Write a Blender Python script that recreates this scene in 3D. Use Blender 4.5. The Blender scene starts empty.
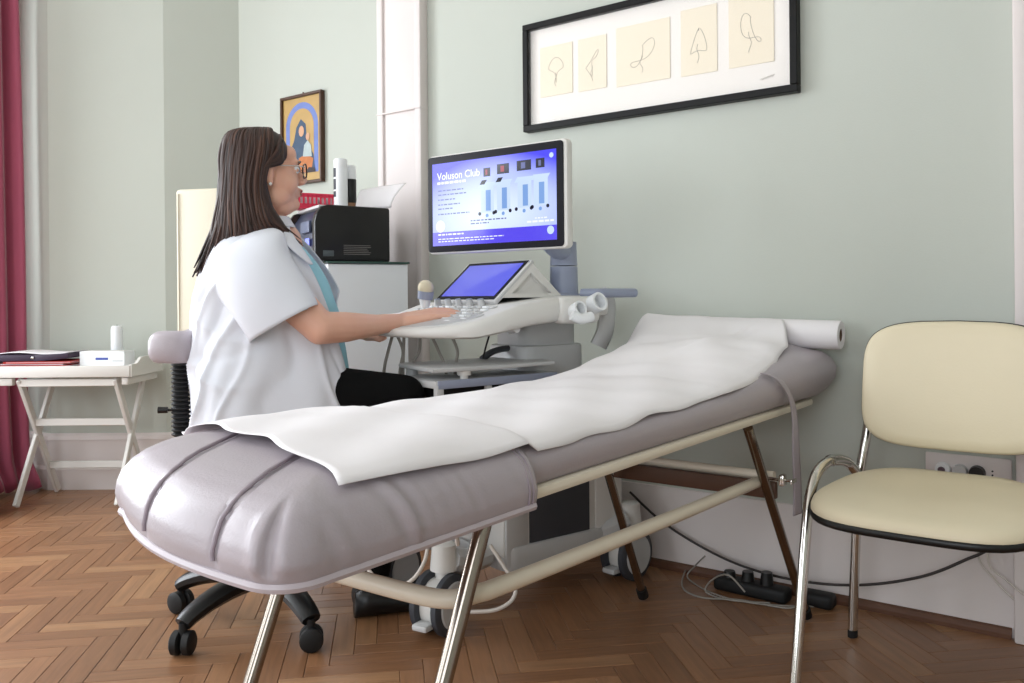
import bpy, bmesh, math, random
from mathutils import Vector, Matrix
random.seed(7)
SC = bpy.context.scene
COL = SC.collection
# ------------------------------------------------------------------ camera
FPX, CAMH, CX, CY, ROLL = 850.0, 0.95, 512.0, 296.0, 0.0087
_h = math.hypot(1140, 850)
CC, SS = 1140 / _h, 850 / _h                 # yaw of the camera against the picture wall
YAW = math.atan2(SS, CC)
cam_d = bpy.data.cameras.new('camera')
cam = bpy.data.objects.new('camera', cam_d)
COL.objects.link(cam)
cam_d.sensor_width = 36.0
cam_d.lens = 36.0 * FPX / 1024.0
cam_d.shift_y = (CY - 341.5) / 1024.0
cam_d.clip_start = 0.02
r0 = Vector((CC, SS, 0))
r_ax = (r0 + Vector((0, 0, -ROLL))).normalized()
f_ax = Vector((-SS, CC, 0))
u_ax = r_ax.cross(f_ax).normalized()
cam.matrix_world = Matrix(((r_ax.x, u_ax.x, -f_ax.x, 0), (r_ax.y, u_ax.y, -f_ax.y, 0), (r_ax.z, u_ax.z, -f_ax.z, CAMH), (0, 0, 0, 1)))
SC.camera = cam
# ------------------------------------------------------------------ light
SC.view_settings.view_transform = 'Standard'
SC.view_settings.look = 'None'
SC.view_settings.gamma = 1.0
SC.view_settings.use_curve_mapping = False
SC.view_settings.exposure = 0.1
wd = bpy.data.worlds.new('sky'); SC.world = wd; wd.use_nodes = True
wd.node_tree.nodes['Background'].inputs[0].default_value = (0.75, 0.85, 1.0, 1)
wd.node_tree.nodes['Background'].inputs[1].default_value = 1.0
def area(name, loc, rot, sx, sy, power, col):
    l = bpy.data.lights.new(name, 'AREA'); l.shape = 'RECTANGLE'; l.size = sx; l.size_y = sy
    l.energy = power; l.color = col
    o = bpy.data.objects.new(name, l); COL.objects.link(o); o.location = loc; o.rotation_euler = rot
    return o
DAY = (0.91, 0.955, 1.0)
area('daylight_left_near', (-4.66, 0.75, 1.65), (0, -math.pi / 2, 0), 2.1, 1.5, 108, DAY)
area('daylight_left_far', (-4.66, -1.3, 1.65), (0, -math.pi / 2, 0), 2.1, 1.4, 60, DAY)
area('daylight_front_a', (-2.9, -2.3, 1.7), (math.pi / 2, 0, 0), 1.7, 2.1, 40, DAY)
area('daylight_front_b', (0.2, -2.3, 1.7), (math.pi / 2, 0, 0), 1.7, 2.1, 48, DAY)

# ------------------------------------------------------------------ helpers: camera-measured points
def unr(px, py):
    x, y = px - CX, py - CY
    return x - ROLL * y, y + ROLL * x
def cw(X, Y, z=0.0):
    return Vector((CC * X - SS * Y, SS * X + CC * Y, z))
def P(px, py, d):
    x, y = unr(px, py)
    return cw(x / FPX * d, d, CAMH - y / FPX * d)
def proj(p):
    X = CC * p[0] + SS * p[1]; Y = -SS * p[0] + CC * p[1]
    if Y < .05: return None
    a = X / Y * FPX; b = (CAMH - p[2]) / Y * FPX
    return CX + a + ROLL * b, CY + b - ROLL * a, Y
def lerp(a, b, t): return a + (b - a) * t
def sstep(a, b, x):
    t = min(1, max(0, (x - a) / (b - a))); return t * t * (3 - 2 * t)
def interp(tab, x):
    if x <= tab[0][0]: return tab[0][1]
    for (a, va), (b, vb) in zip(tab, tab[1:]):
        if x <= b: return va + (vb - va) * (x - a) / (b - a)
    return tab[-1][1]
def crom(pts, n=8, closed=False):
    pts = [Vector(p) for p in pts]; out = []; m = len(pts)
    for i in range(m if closed else m - 1):
        if closed: p0, p1, p2, p3 = pts[(i - 1) % m], pts[i], pts[(i + 1) % m], pts[(i + 2) % m]
        else: p0, p1, p2, p3 = pts[max(i - 1, 0)], pts[i], pts[i + 1], pts[min(i + 2, m - 1)]
        for k in range(n):
            t = k / n
            out.append(.5 * ((2 * p1) + (p2 - p0) * t + (2 * p0 - 5 * p1 + 4 * p2 - p3) * t * t + (3 * p1 - p0 - 3 * p2 + p3) * t ** 3))
    if not closed: out.append(pts[-1])
    return out
# ------------------------------------------------------------------ helpers: materials
def lin(c):
    r = []
    for v in c[:3]:
        v = v / 255.0
        r.append(v / 12.92 if v <= .04045 else ((v + .055) / 1.055) ** 2.4)
    return (r[0], r[1], r[2], 1.0)
def mat(name, col, rough=.5, metal=0.0, var=0.0, vscale=8.0, bump=0.0, bscale=60.0, stretch=None, coat=0.0, sheen=0.0,
        emit=0.0, trans=0.0, ior=1.45, spec=.5, col2=None, sss=0.0, alpha=1.0):
    m = bpy.data.materials.new(name); m.use_nodes = True
    nt = m.node_tree; b = nt.nodes['Principled BSDF']
    c = lin(col); b.inputs['Base Color'].default_value = c
    b.inputs['Roughness'].default_value = rough; b.inputs['Metallic'].default_value = metal
    b.inputs['Specular IOR Level'].default_value = spec; b.inputs['IOR'].default_value = ior
    b.inputs['Coat Weight'].default_value = coat; b.inputs['Coat Roughness'].default_value = .25
    b.inputs['Sheen Weight'].default_value = sheen
    b.inputs['Transmission Weight'].default_value = trans
    b.inputs['Alpha'].default_value = alpha
    if sss:
        b.inputs['Subsurface Weight'].default_value = sss; b.inputs['Subsurface Radius'].default_value = (1, .35, .2); b.inputs['Subsurface Scale'].default_value = .006
    if emit:
        b.inputs['Emission Color'].default_value = c; b.inputs['Emission Strength'].default_value = emit
    if var or bump:
        tc = nt.nodes.new('ShaderNodeTexCoord'); mp = nt.nodes.new('ShaderNodeMapping')
        nt.links.new(tc.outputs['Object'], mp.inputs[0])
        if stretch: mp.inputs['Scale'].default_value = stretch
    if var:
        n = nt.nodes.new('ShaderNodeTexNoise'); n.inputs['Scale'].default_value = vscale; n.inputs['Detail'].default_value = 5
        nt.links.new(mp.outputs[0], n.inputs['Vector'])
        mx = nt.nodes.new('ShaderNodeMix'); mx.data_type = 'RGBA'
        c2 = lin(col2) if col2 else tuple(max(0, v * (1 - var)) for v in c[:3]) + (1,)
        mx.inputs['A'].default_value = c; mx.inputs['B'].default_value = c2
        nt.links.new(n.outputs['Fac'], mx.inputs['Factor']); nt.links.new(mx.outputs['Result'], b.inputs['Base Color'])
    if bump:
        n2 = nt.nodes.new('ShaderNodeTexNoise'); n2.inputs['Scale'].default_value = bscale; n2.inputs['Detail'].default_value = 4
        nt.links.new(mp.outputs[0], n2.inputs['Vector'])
        bp = nt.nodes.new('ShaderNodeBump'); bp.inputs['Strength'].default_value = bump; bp.inputs['Distance'].default_value = .01
        nt.links.new(n2.outputs['Fac'], bp.inputs['Height']); nt.links.new(bp.outputs[0], b.inputs['Normal'])
    return m
def tonemat(name, cols, rough=.45, grain=True, coat=0.0):
    """colour from the float attribute 'tone' along a ramp, grain along the UV x axis"""
    m = bpy.data.materials.new(name); m.use_nodes = True
    nt = m.node_tree; b = nt.nodes['Principled BSDF']
    at = nt.nodes.new('ShaderNodeAttribute'); at.attribute_name = 'tone'
    rp = nt.nodes.new('ShaderNodeValToRGB'); el = rp.color_ramp.elements
    el[0].color = lin(cols[0]); el[1].color = lin(cols[-1])
    for i, c in enumerate(cols[1:-1]):
        e = el.new((i + 1) / (len(cols) - 1)); e.color = lin(c)
    nt.links.new(at.outputs['Fac'], rp.inputs[0])
    b.inputs['Roughness'].default_value = rough; b.inputs['Coat Weight'].default_value = coat; b.inputs['Coat Roughness'].default_value = .3
    if grain:
        uv = nt.nodes.new('ShaderNodeUVMap'); mp = nt.nodes.new('ShaderNodeMapping'); mp.inputs['Scale'].default_value = (5, 70, 1)
        nt.links.new(uv.outputs[0], mp.inputs[0])
        n = nt.nodes.new('ShaderNodeTexNoise'); n.inputs['Scale'].default_value = 1.0; n.inputs['Detail'].default_value = 6; n.inputs['Distortion'].default_value = .6
        nt.links.new(mp.outputs[0], n.inputs['Vector'])
        r2 = nt.nodes.new('ShaderNodeMapRange'); r2.inputs['From Min'].default_value = .25; r2.inputs['From Max'].default_value = .75
        r2.inputs['To Min'].default_value = .72; r2.inputs['To Max'].default_value = 1.12
        nt.links.new(n.outputs['Fac'], r2.inputs['Value'])
        mx = nt.nodes.new('ShaderNodeMix'); mx.data_type = 'RGBA'; mx.blend_type = 'MULTIPLY'; mx.inputs['Factor'].default_value = 1
        nt.links.new(rp.outputs[0], mx.inputs['A']); nt.links.new(r2.outputs[0], mx.inputs['B'])
        nt.links.new(mx.outputs['Result'], b.inputs['Base Color'])
        bp = nt.nodes.new('ShaderNodeBump'); bp.inputs['Strength'].default_value = .12; bp.inputs['Distance'].default_value = .003
        nt.links.new(n.outputs['Fac'], bp.inputs['Height']); nt.links.new(bp.outputs[0], b.inputs['Normal'])
    else:
        nt.links.new(rp.outputs[0], b.inputs['Base Color'])
    return m
# ------------------------------------------------------------------ helpers: meshes
class G:
    def __init__(s): s.v = []; s.f = []; s.tone = None; s.tones = []
    def add(s, vs, fs, M=None):
        o = len(s.v)
        s.v += [tuple(M @ Vector(v)) for v in vs] if M else [tuple(v) for v in vs]
        s.f += [tuple(i + o for i in f) for f in fs]
        if s.tone is not None: s.tones += [s.tone] * len(vs)
        return s
    def box(s, c, d, r=0.0, seg=2, M=None):
        x, y, z = d[0] / 2, d[1] / 2, d[2] / 2
        T = Matrix.Translation(Vector(c))
        if M: T = M @ T
        if r <= 0:
            vs = [(-x, -y, -z), (x, -y, -z), (x, y, -z), (-x, y, -z), (-x, -y, z), (x, -y, z), (x, y, z), (-x, y, z)]
            return s.add(vs, [(3, 2, 1, 0), (4, 5, 6, 7), (0, 1, 5, 4), (1, 2, 6, 5), (2, 3, 7, 6), (3, 0, 4, 7)], T)
        bm = bmesh.new(); bmesh.ops.create_cube(bm, size=1)
        for v in bm.verts: v.co = Vector((v.co.x * d[0], v.co.y * d[1], v.co.z * d[2]))
        bmesh.ops.bevel(bm, geom=bm.edges[:], offset=min(r, .49 * min(d)), segments=seg, affect='EDGES', profile=.5)
        return s.frombm(bm, T)
    def frombm(s, bm, T=None):
        bm.verts.index_update(); bm.faces.ensure_lookup_table()
        vs = [v.co.copy() for v in bm.verts]; fs = [[v.index for v in f.verts] for f in bm.faces]
        bm.free(); return s.add(vs, fs, T)
    def loft(s, rings, cap0=True, cap1=True, closed=True, M=None):
        n = len(rings[0]); vs = [v for r in rings for v in r]; fs = []
        for i in range(len(rings) - 1):
            for j in range(n if closed else n - 1):
                k = (j + 1) % n
                fs.append((i * n + j, i * n + k, (i + 1) * n + k, (i + 1) * n + j))
        if cap0: fs.append(tuple(range(n - 1, -1, -1)))
        if cap1: fs.append(tuple((len(rings) - 1) * n + j for j in range(n)))
        return s.add(vs, fs, M)
    def cyl(s, p0, p1, r0_, r1_=None, n=16, M=None, caps=True):
        return s.tube([p0, p1], [r0_, r1_ if r1_ is not None else r0_], n, M=M, caps=caps)
    def tube(s, path, r, n=8, M=None, closed=False, flat=1.0, up=None, caps=True):
        path = [Vector(p) for p in path]; m = len(path)
        rs = r if isinstance(r, (list, tuple)) else [r] * m
        rings = []; prev = None
        for i, p in enumerate(path):
            if closed: t = path[(i + 1) % m] - path[i - 1]
            else: t = path[min(i + 1, m - 1)] - path[max(i - 1, 0)]
            t = t.normalized() if t.length > 1e-9 else Vector((0, 0, 1))
            if up is not None: a = Vector(up)
            elif prev is None: a = Vector((0, 0, 1)) if abs(t.z) < .9 else Vector((1, 0, 0))
            else: a = prev
            a = a - t * a.dot(t)
            if a.length < 1e-6: a = t.orthogonal()
            a.normalize(); b = t.cross(a); prev = a
            rings.append([p + a * (math.cos(2 * math.pi * k / n) * rs[i] * flat) + b * (math.sin(2 * math.pi * k / n) * rs[i]) for k in range(n)])
        if closed:
            rings.append(rings[0]); return s.loft(rings, False, False, True, M)
        return s.loft(rings, caps, caps, True, M)
    def lathe(s, prof, n=24, M=None):
        rings = [[(r * math.cos(2 * math.pi * k / n), r * math.sin(2 * math.pi * k / n), z) for k in range(n)] for r, z in prof]
        return s.loft(rings, True, True, True, M)
    def sphere(s, c, r, M=None, nu=16, nv=10):
        if not isinstance(r, (tuple, list)): r = (r, r, r)
        T = Matrix.Translation(Vector(c))
        if M: T = M @ T
        vs = [(0, 0, -r[2])]; fs = []
        for i in range(1, nv):
            a = -math.pi / 2 + math.pi * i / nv
            for j in range(nu):
                b = 2 * math.pi * j / nu
                vs.append((r[0] * math.cos(a) * math.cos(b), r[1] * math.cos(a) * math.sin(b), r[2] * math.sin(a)))
        vs.append((0, 0, r[2])); top = len(vs) - 1
        for j in range(nu):
            fs.append((0, 1 + (j + 1) % nu, 1 + j)); fs.append((top, top - nu + j, top - nu + (j + 1) % nu))
        for i in range(nv - 2):
            for j in range(nu):
                k = (j + 1) % nu
                fs.append((1 + i * nu + j, 1 + i * nu + k, 1 + (i + 1) * nu + k, 1 + (i + 1) * nu + j))
        return s.add(vs, fs, T)
    def caps(s, p0, p1, ra, rb, n=14):
        s.sphere(p0, ra, nu=n, nv=8); s.sphere(p1, rb, nu=n, nv=8); return s.cyl(p0, p1, ra, rb, n)
    def grid(s, fn, nu, nv, M=None):
        vs = [fn(i / nu, j / nv) for i in range(nu + 1) for j in range(nv + 1)]
        fs = [(i * (nv + 1) + j, (i + 1) * (nv + 1) + j, (i + 1) * (nv + 1) + j + 1, i * (nv + 1) + j + 1) for i in range(nu) for j in range(nv)]
        return s.add(vs, fs, M)
    def prism(s, out, z0, z1, r=0.0, M=None):
        """outline (x,y) extruded z0..z1; r rounds the top and bottom edges"""
        n = len(out); cx = sum(p[0] for p in out) / n; cy = sum(p[1] for p in out) / n
        def ring(z, e):
            res = []
            for i in range(n):
                a = Vector(out[i - 1]); b = Vector(out[i]); c = Vector(out[(i + 1) % n])
                d1 = (b - a); d2 = (c - b)
                n1 = Vector((-d1.y, d1.x)); n2 = Vector((-d2.y, d2.x))
                nn = (n1.normalized() if n1.length else n1) + (n2.normalized() if n2.length else n2)
                nn = nn.normalized() if nn.length else Vector((0, 0))
                q = b + nn * e; res.append((q.x, q.y, z))
            return res
        if r > 0: rings = [ring(z0, r), ring(z0 + r * .3, r * .3), ring(z0 + r, 0), ring(z1 - r, 0), ring(z1 - r * .3, r * .3), ring(z1, r)]
        else: rings = [ring(z0, 0), ring(z1, 0)]
        return s.loft(rings, True, True, True, M)
    def mesh(s, name, angle=40):
        me = bpy.data.meshes.new(name); me.from_pydata(s.v, [], s.f); me.update()
        bm = bmesh.new(); bm.from_mesh(me); bmesh.ops.recalc_face_normals(bm, faces=bm.faces[:]); bm.to_mesh(me); bm.free()
        if angle:
            me.polygons.foreach_set('use_smooth', [True] * len(me.polygons))
            if angle < 180: me.set_sharp_from_angle(angle=math.radians(angle))
        if s.tones:
            a = me.attributes.new('tone', 'FLOAT', 'POINT'); a.data.foreach_set('value', s.tones)
        return me
    def build(s, name, m, parent=None, angle=40):
        me = s.mesh(name, angle); return link(name, me, m, parent)
def link(name, me, m, parent=None):
    o = bpy.data.objects.new(name, me)
    if m is not None:
        me.materials.clear(); me.materials.append(m)
    COL.objects.link(o); o.parent = parent
    return o
def thing(name, label, cat, loc=(0, 0, 0), rz=0.0, group=None):
    o = bpy.data.objects.new(name, None); COL.objects.link(o); o.empty_display_size = .1
    o.location = loc; o.rotation_euler = (0, 0, rz); tag(o, label, cat, group); return o
def tag(o, label, cat, group=None):
    o['label'] = label; o['category'] = cat
    if group: o['group'] = group
    return o
def struct(o, label=None):
    o['kind'] = 'structure'
    if label: o['label'] = label
    return o
def mod_bake(o):
    dg = bpy.context.evaluated_depsgraph_get(); dg.update()
    me = bpy.data.meshes.new_from_object(o.evaluated_get(dg)); o.modifiers.clear()
    old = o.data; o.data = me; bpy.data.meshes.remove(old); return o
def remesh(o, vox, smooth=4, fac=.5):
    md = o.modifiers.new('r', 'REMESH'); md.mode = 'VOXEL'; md.voxel_size = vox; md.use_smooth_shade = True
    if smooth:
        sm = o.modifiers.new('s', 'SMOOTH'); sm.factor = fac; sm.iterations = smooth
    return mod_bake(o)
def rrect(x0, x1, y0, y1, r, n=5):
    out = []
    for cx, cy, a in ((x1 - r, y0 + r, -90), (x1 - r, y1 - r, 0), (x0 + r, y1 - r, 90), (x0 + r, y0 + r, 180)):
        for k in range(n + 1):
            t = math.radians(a + 90 * k / n); out.append((cx + r * math.cos(t), cy + r * math.sin(t)))
    return out
def text(name, body, size, m, parent, loc, rot, ext=.0004, bold=0.0, align='LEFT'):
    cu = bpy.data.curves.new(name, 'FONT'); cu.body = body; cu.size = size; cu.extrude = ext; cu.offset = bold; cu.align_x = align
    o = bpy.data.objects.new(name, cu); COL.objects.link(o)
    dg = bpy.context.evaluated_depsgraph_get(); dg.update()
    me = bpy.data.meshes.new_from_object(o.evaluated_get(dg)); bpy.data.objects.remove(o)
    q = link(name, me, m, parent); q.location = loc; q.rotation_euler = rot; return q

# ------------------------------------------------------------------ materials
M_WALL = mat('wall_paint', (193, 197, 188), .85, var=.05, vscale=2.5, bump=.05, bscale=180)
M_CEIL = mat('ceiling_white', (235, 235, 230), .9)
M_WHITE = mat('painted_white_trim', (226, 217, 214), .5, var=.05, vscale=4)
M_SHOE = mat('brown_shoe_moulding', (104, 68, 48), .5, var=.3, vscale=20)
M_SUB = mat('floor_joint', (84, 56, 38), .8)
M_OAK = tonemat('oak_parquet', [(132, 92, 62), (141, 99, 68), (148, 105, 73), (155, 112, 78), (166, 124, 88)], .38, coat=.15)
M_VINYL = mat('lilac_grey_vinyl', (176, 167, 173), .42, var=.06, vscale=5, bump=.08, bscale=220, coat=.05)
M_VINYL2 = mat('lilac_grey_vinyl_piping', (188, 178, 184), .4)
M_PAPER = mat('white_paper', (240, 236, 238), .8, bump=.03, bscale=40)
M_CREAMTUBE = mat('cream_enamel', (224, 214, 196), .35)
M_CHROME = mat('chrome', (214, 210, 204), .16, metal=1.0)
M_STEEL = mat('dark_toned_chrome', (150, 140, 130), .2, metal=1.0)  # chrome with a darkened base, standing in for dark reflections the room lacks
M_WOODBAR = mat('brown_bar', (92, 62, 44), .55, var=.3, vscale=12)
M_CREAM = mat('cream_vinyl', (222, 210, 182), .45, var=.04, vscale=6, bump=.04, bscale=200)
M_BLACKP = mat('black_plastic', (16, 16, 17), .38)
M_BLACKR = mat('black_rubber', (18, 18, 19), .6)
M_BLACKB = mat('printer_black', (20, 19, 20), .32)
M_NAVY = mat('printer_navy', (50, 56, 78), .35)
M_MACH = mat('machine_white', (222, 220, 216), .35)
M_MACHG = mat('machine_light_grey', (196, 196, 196), .4)
M_MACHB = mat('machine_blue_grey', (150, 157, 178), .4)
M_MACHD = mat('machine_charcoal', (62, 64, 70), .55)
M_VENT = mat('vent_hole', (12, 12, 13), .8)
M_BEZEL = mat('screen_bezel', (24, 23, 30), .5, spec=.2)
M_GREYCAB = mat('cabinet_white', (232, 234, 238), .4)
M_GLASS = mat('green_glass_edge', (40, 74, 66), .08, coat=.5)
M_FRAME = mat('black_frame', (14, 13, 13), .45, spec=.25)
M_MAT = mat('picture_mat', (242, 236, 230), .85)
M_CARD = mat('cream_card', (240, 228, 206), .85)
M_INK = mat('pencil_ink', (120, 108, 98), .8)
M_GOLD = mat('icon_gold', (196, 160, 96), .45, var=.25, vscale=20)
M_ICONF = mat('icon_brown_frame', (74, 48, 32), .4)
M_CURT = mat('maroon_curtain', (164, 70, 96), .6, var=.15, vscale=4, sheen=.4, bump=.06, bscale=300)
M_TABLE = mat('white_table_paint', (222, 219, 214), .45, var=.04)
M_COAT = mat('white_coat_cotton', (222, 224, 232), .8, bump=.06, bscale=350, sheen=.1)
M_TEAL = mat('teal_shirt', (156, 210, 222), .8, bump=.06, bscale=300)
M_BLACKC = mat('black_cloth', (7, 7, 8), .9, spec=.2)
M_SKIN = mat('skin', (230, 186, 164), .5, var=.12, vscale=14, col2=(220, 164, 140), bump=.03, bscale=240, sss=.12)
M_LIP = mat('lips', (184, 96, 92), .45)
M_HAIR = tonemat('brown_hair', [(30, 19, 16), (50, 31, 25), (70, 44, 34), (96, 64, 48)], .55, grain=False)
M_RED = mat('red_plastic', (222, 52, 84), .4)
M_PURPLE = mat('dark_purple_folder', (50, 34, 56), .5)
M_CANW = mat('white_plastic', (236, 238, 240), .35)
M_CABLEG = mat('grey_cable', (150, 144, 136), .5)
M_CABLED = mat('dark_cable', (58, 52, 50), .5)
M_CABLEW = mat('white_cable', (206, 198, 190), .5)
M_BLUE = mat('blue_print', (70, 86, 160), .6)

# ------------------------------------------------------------------ the room
XL, XR, YB, YF, ZC = -4.75, 2.4, 2.70, -2.4, 3.3
fl = G(); fl.box((( XL + XR) / 2, (YB + YF) / 2, -.03), (XR - XL + .3, YB - YF + .3, .04))
floor = struct(fl.build('floor', M_SUB, None, 0), 'worn oak herringbone parquet floor')
def walls(name, boxes, m=M_WALL, label=None):
    g = G()
    for a, b in boxes: g.box([(p + q) / 2 for p, q in zip(a, b)], [abs(q - p) for p, q in zip(a, b)])
    return struct(g.build(name, m, None, 0), label)
T = .12
walls('wall_back', [((-3.95, YB, 0), (XR + T, YB + T, ZC))], label='pale green wall with the long framed picture')
walls('wall_right', [((XR, YF - T, 0), (XR + T, YB, ZC))])
walls('ceiling', [((XL - T, YF - T, ZC), (XR + T, YB + T, ZC + .1))], M_CEIL)
# pier, splayed reveal and window wall on the left
def wallpoly(name, pts, label=None):
    g = G(); g.prism(pts, 0, ZC); return struct(g.build(name, M_WALL, None, 0), label)
A1, A2, A3 = (-3.77, YB), (-3.95, 2.384), (-4.416, 2.036)
wallpoly('wall_pier', [A1, (-3.77, YB + T), (-3.99, YB + T), (-4.05, 2.46), A2], 'short pale green wall by the corner')
wallpoly('wall_splay', [A2, (-4.05, 2.5), (-4.5, 2.3), A3], 'pale green splayed wall behind the tray table')
wallpoly('wall_niche', [A3, (-4.5, 2.3), (-4.95, 2.3), (-4.95, 1.98)], 'narrow pale green wall strip beside the curtain')
def window_wall(name, axis, pos, lo, hi, wins, z0, z1):
    """wall with openings; axis 'x' means the wall plane is x = pos"""
    bxs = []; cur = lo
    def bx(a, b, za, zb):
        if axis == 'x': return ((pos - T, a, za), (pos, b, zb))
        return ((a, pos - T, za), (b, pos, zb))
    for a, b in wins:
        bxs += [bx(cur, a, 0, ZC), bx(a, b, 0, z0), bx(a, b, z1, ZC)]; cur = b
    bxs.append(bx(cur, hi, 0, ZC)); return walls(name, bxs)
window_wall('wall_left', 'x', XL, YF - T, 2.0, [(-2.0, -.6), (0.0, 1.5)], .6, 2.75)
window_wall('wall_front', 'y', YF, XL, XR, [(-3.75, -2.05), (-.65, 1.05)], .65, 2.8)
M_PANE = mat('window_pane', (235, 242, 250), .03, trans=1.0)
def window(n, axis, pos, a, b, z0, z1):
    g = G(); p = pos - T / 2
    def q(u, z, du, dz, t=.06):
        g.box((p, u, z) if axis == 'x' else (u, p, z), (t, du, dz) if axis == 'x' else (du, t, dz), .006)
    q((a + b) / 2, z0 + .03, b - a, .06); q((a + b) / 2, z1 - .03, b - a, .06)
    for u in (a + .03, (a + b) / 2, b - .03): q(u, (z0 + z1) / 2, .06, z1 - z0)
    q((a + b) / 2, z0 + (z1 - z0) * .68, b - a, .05)
    o = struct(g.build('window_%d' % n, M_WHITE)); h = G()
    h.box((p, (a + b) / 2, (z0 + z1) / 2) if axis == 'x' else ((a + b) / 2, p, (z0 + z1) / 2), (.004, b - a, z1 - z0) if axis == 'x' else (b - a, .004, z1 - z0))
    h.build('pane', M_PANE, o, 0)
window(1, 'x', XL, -2.0, -.6, .6, 2.75); window(2, 'x', XL, 0.0, 1.5, .6, 2.75)
window(3, 'y', YF, -3.75, -2.05, .65, 2.8); window(4, 'y', YF, -.65, 1.05, .65, 2.8)
# baseboards: a profile swept along the wall foot
def sweep(name, path, prof, m, label=None):
    g = G(); pts = [Vector((p[0], p[1], 0)) for p in path]; rings = []
    for i, p in enumerate(pts):
        ds = []
        if i > 0: ds.append((p - pts[i - 1]).normalized())
        if i < len(pts) - 1: ds.append((pts[i + 1] - p).normalized())
        ns = [Vector((d.y, -d.x, 0)) for d in ds]
        nn = sum(ns, Vector()).normalized(); k = 1 / max(.3, nn.dot(ns[0]))
        rings.append([p + nn * (o * k) + Vector((0, 0, z)) for o, z in prof])
    g.loft(rings, True, True, True)
    return struct(g.build(name, m, None, 25), label)
BP = [(0, 0), (.016, 0), (.016, .20), (.013, .215), (.013, .245), (.008, .262), (.006, .278), (0, .28)]
BPL = [(0, 0), (.022, 0), (.022, .1), (.014, .115), (.014, .235), (.02, .25), (.018, .268), (.008, .28), (0, .28)]
sweep('baseboard_back', [(-3.77, YB), (XR, YB)], BP, M_WHITE, 'tall white baseboard under the picture wall')
sweep('baseboard_left', [(-4.75, 2.0), A3, A2, A1], BPL, M_WHITE, 'tall white baseboard behind the tray table')
sweep('baseboard_right', [(XR, YB), (XR, YF)], BP, M_WHITE)
sweep('trim_1', [(-2.4, YB - .0165), (-.3, YB - .0165)], [(0, 0), (.016, 0), (.016, .012), (.010, .024), (0, .028)], M_SHOE, 'brown shoe moulding at the wall foot')
def pilaster(name, x0, x1, label):
    g = G(); w = x1 - x0
    g.box(((x0 + x1) / 2, YB - .018, 1.65), (w - .02, .036, ZC), .004)
    for a, b in ((x0 + .0, x0 + .035), (x1 - .035, x1)): g.box(((a + b) / 2, YB - .022, 1.65), (b - a, .052, ZC - .002), .006)
    o = struct(g.build(name, M_WHITE), label); h = G()
    h.box(((x0 + x1) / 2, YB - .024, 1.752), (w + .002, .055, .006), .002)
    h.box(((x0 + x1) / 2, YB - .026, .16), (w + .012, .062, .32), .006)
    h.build('moulding', M_WHITE, o)
pilaster('trim_2', -2.712, -2.452, 'white fluted pilaster behind the monitor')
pilaster('trim_3', -.285, .06, 'white pilaster at the right edge beyond the visitor chair')
# parquet
def plank_mesh(W, L, tone, off):
    g = G(); x, y, e = L / 2 - .0006, W / 2 - .0006, .0012
    top = [(-x + e, -y + e, 0), (x - e, -y + e, 0), (x - e, y - e, 0), (-x + e, y - e, 0)]
    mid = [(-x, -y, -e), (x, -y, -e), (x, y, -e), (-x, y, -e)]
    low = [(-x, -y, -.01), (x, -y, -.01), (x, y, -.01), (-x, y, -.01)]
    g.tone = tone; g.add(low + mid + top, [(8, 9, 10, 11)] + [(i, (i + 1) % 4, 4 + (i + 1) % 4, 4 + i) for i in range(4)] + [(4 + i, 4 + (i + 1) % 4, 8 + (i + 1) % 4, 8 + i) for i in range(4)])
    return g, off
def uvset(me, uvs):
    l = me.uv_layers.new(name='UVMap')
    for lp in me.loops: l.data[lp.index].uv = uvs[lp.vertex_index]
PW, PL = .06, .30
var = []
for i in range(14):
    g, off = plank_mesh(PW, PL, random.random() * .9 + .05, random.uniform(0, 30))
    me = g.mesh('plank', 0); uvset(me, [(v[0] + off, v[1] + off * .37) for v in g.v]); me.materials.append(M_OAK); var.append(me)
planks = []
c45 = math.cos(math.radians(45))
for i in range(-140, 141):
    for j in range(-30, 31):
        bx_, by_ = i * PW + j * PL, i * PW - j * PL
        for kind in (0, 1):
            if kind == 0: lx, ly, an = bx_ + PL / 2, by_ + PW / 2, 0
            else: lx, ly, an = bx_ + PL + PW / 2, by_ + PW - PL / 2, 90
            x, y = c45 * (lx - ly), c45 * (lx + ly) + .03
            if XL - .02 < x < XR and YF < y < YB + .12: planks.append((x, y, an + 45))
def vis(p):
    q = proj((p[0], p[1], 0))
    if not q or not (-25 < q[0] < 1049 and q[1] < 700): return 0
    return 1 / q[2] ** 3
planks.sort(key=vis, reverse=True)
big = [p for p in planks if vis(p) > 0][:300]
for x, y, a in big:
    o = bpy.data.objects.new('plank', random.choice(var)); COL.objects.link(o); o.parent = floor
    o.location = (x, y, 0); o.rotation_euler = (0, 0, math.radians(a))
g = G(); uvs = []
for x, y, a in planks[len(big):]:
    q, off = plank_mesh(PW, PL, random.random() * .9 + .05, random.uniform(0, 30))
    g.tone = q.tone
    g.add(q.v, q.f, Matrix.Translation((x, y, 0)) @ Matrix.Rotation(math.radians(a), 4, 'Z'))
    uvs += [(v[0] + off, v[1] + off * .37) for v in q.v]
me = g.mesh('parquet_field', 0); uvset(me, uvs)
o = link('parquet_field', me, M_OAK, floor); o['kind'] = 'stuff'

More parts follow.
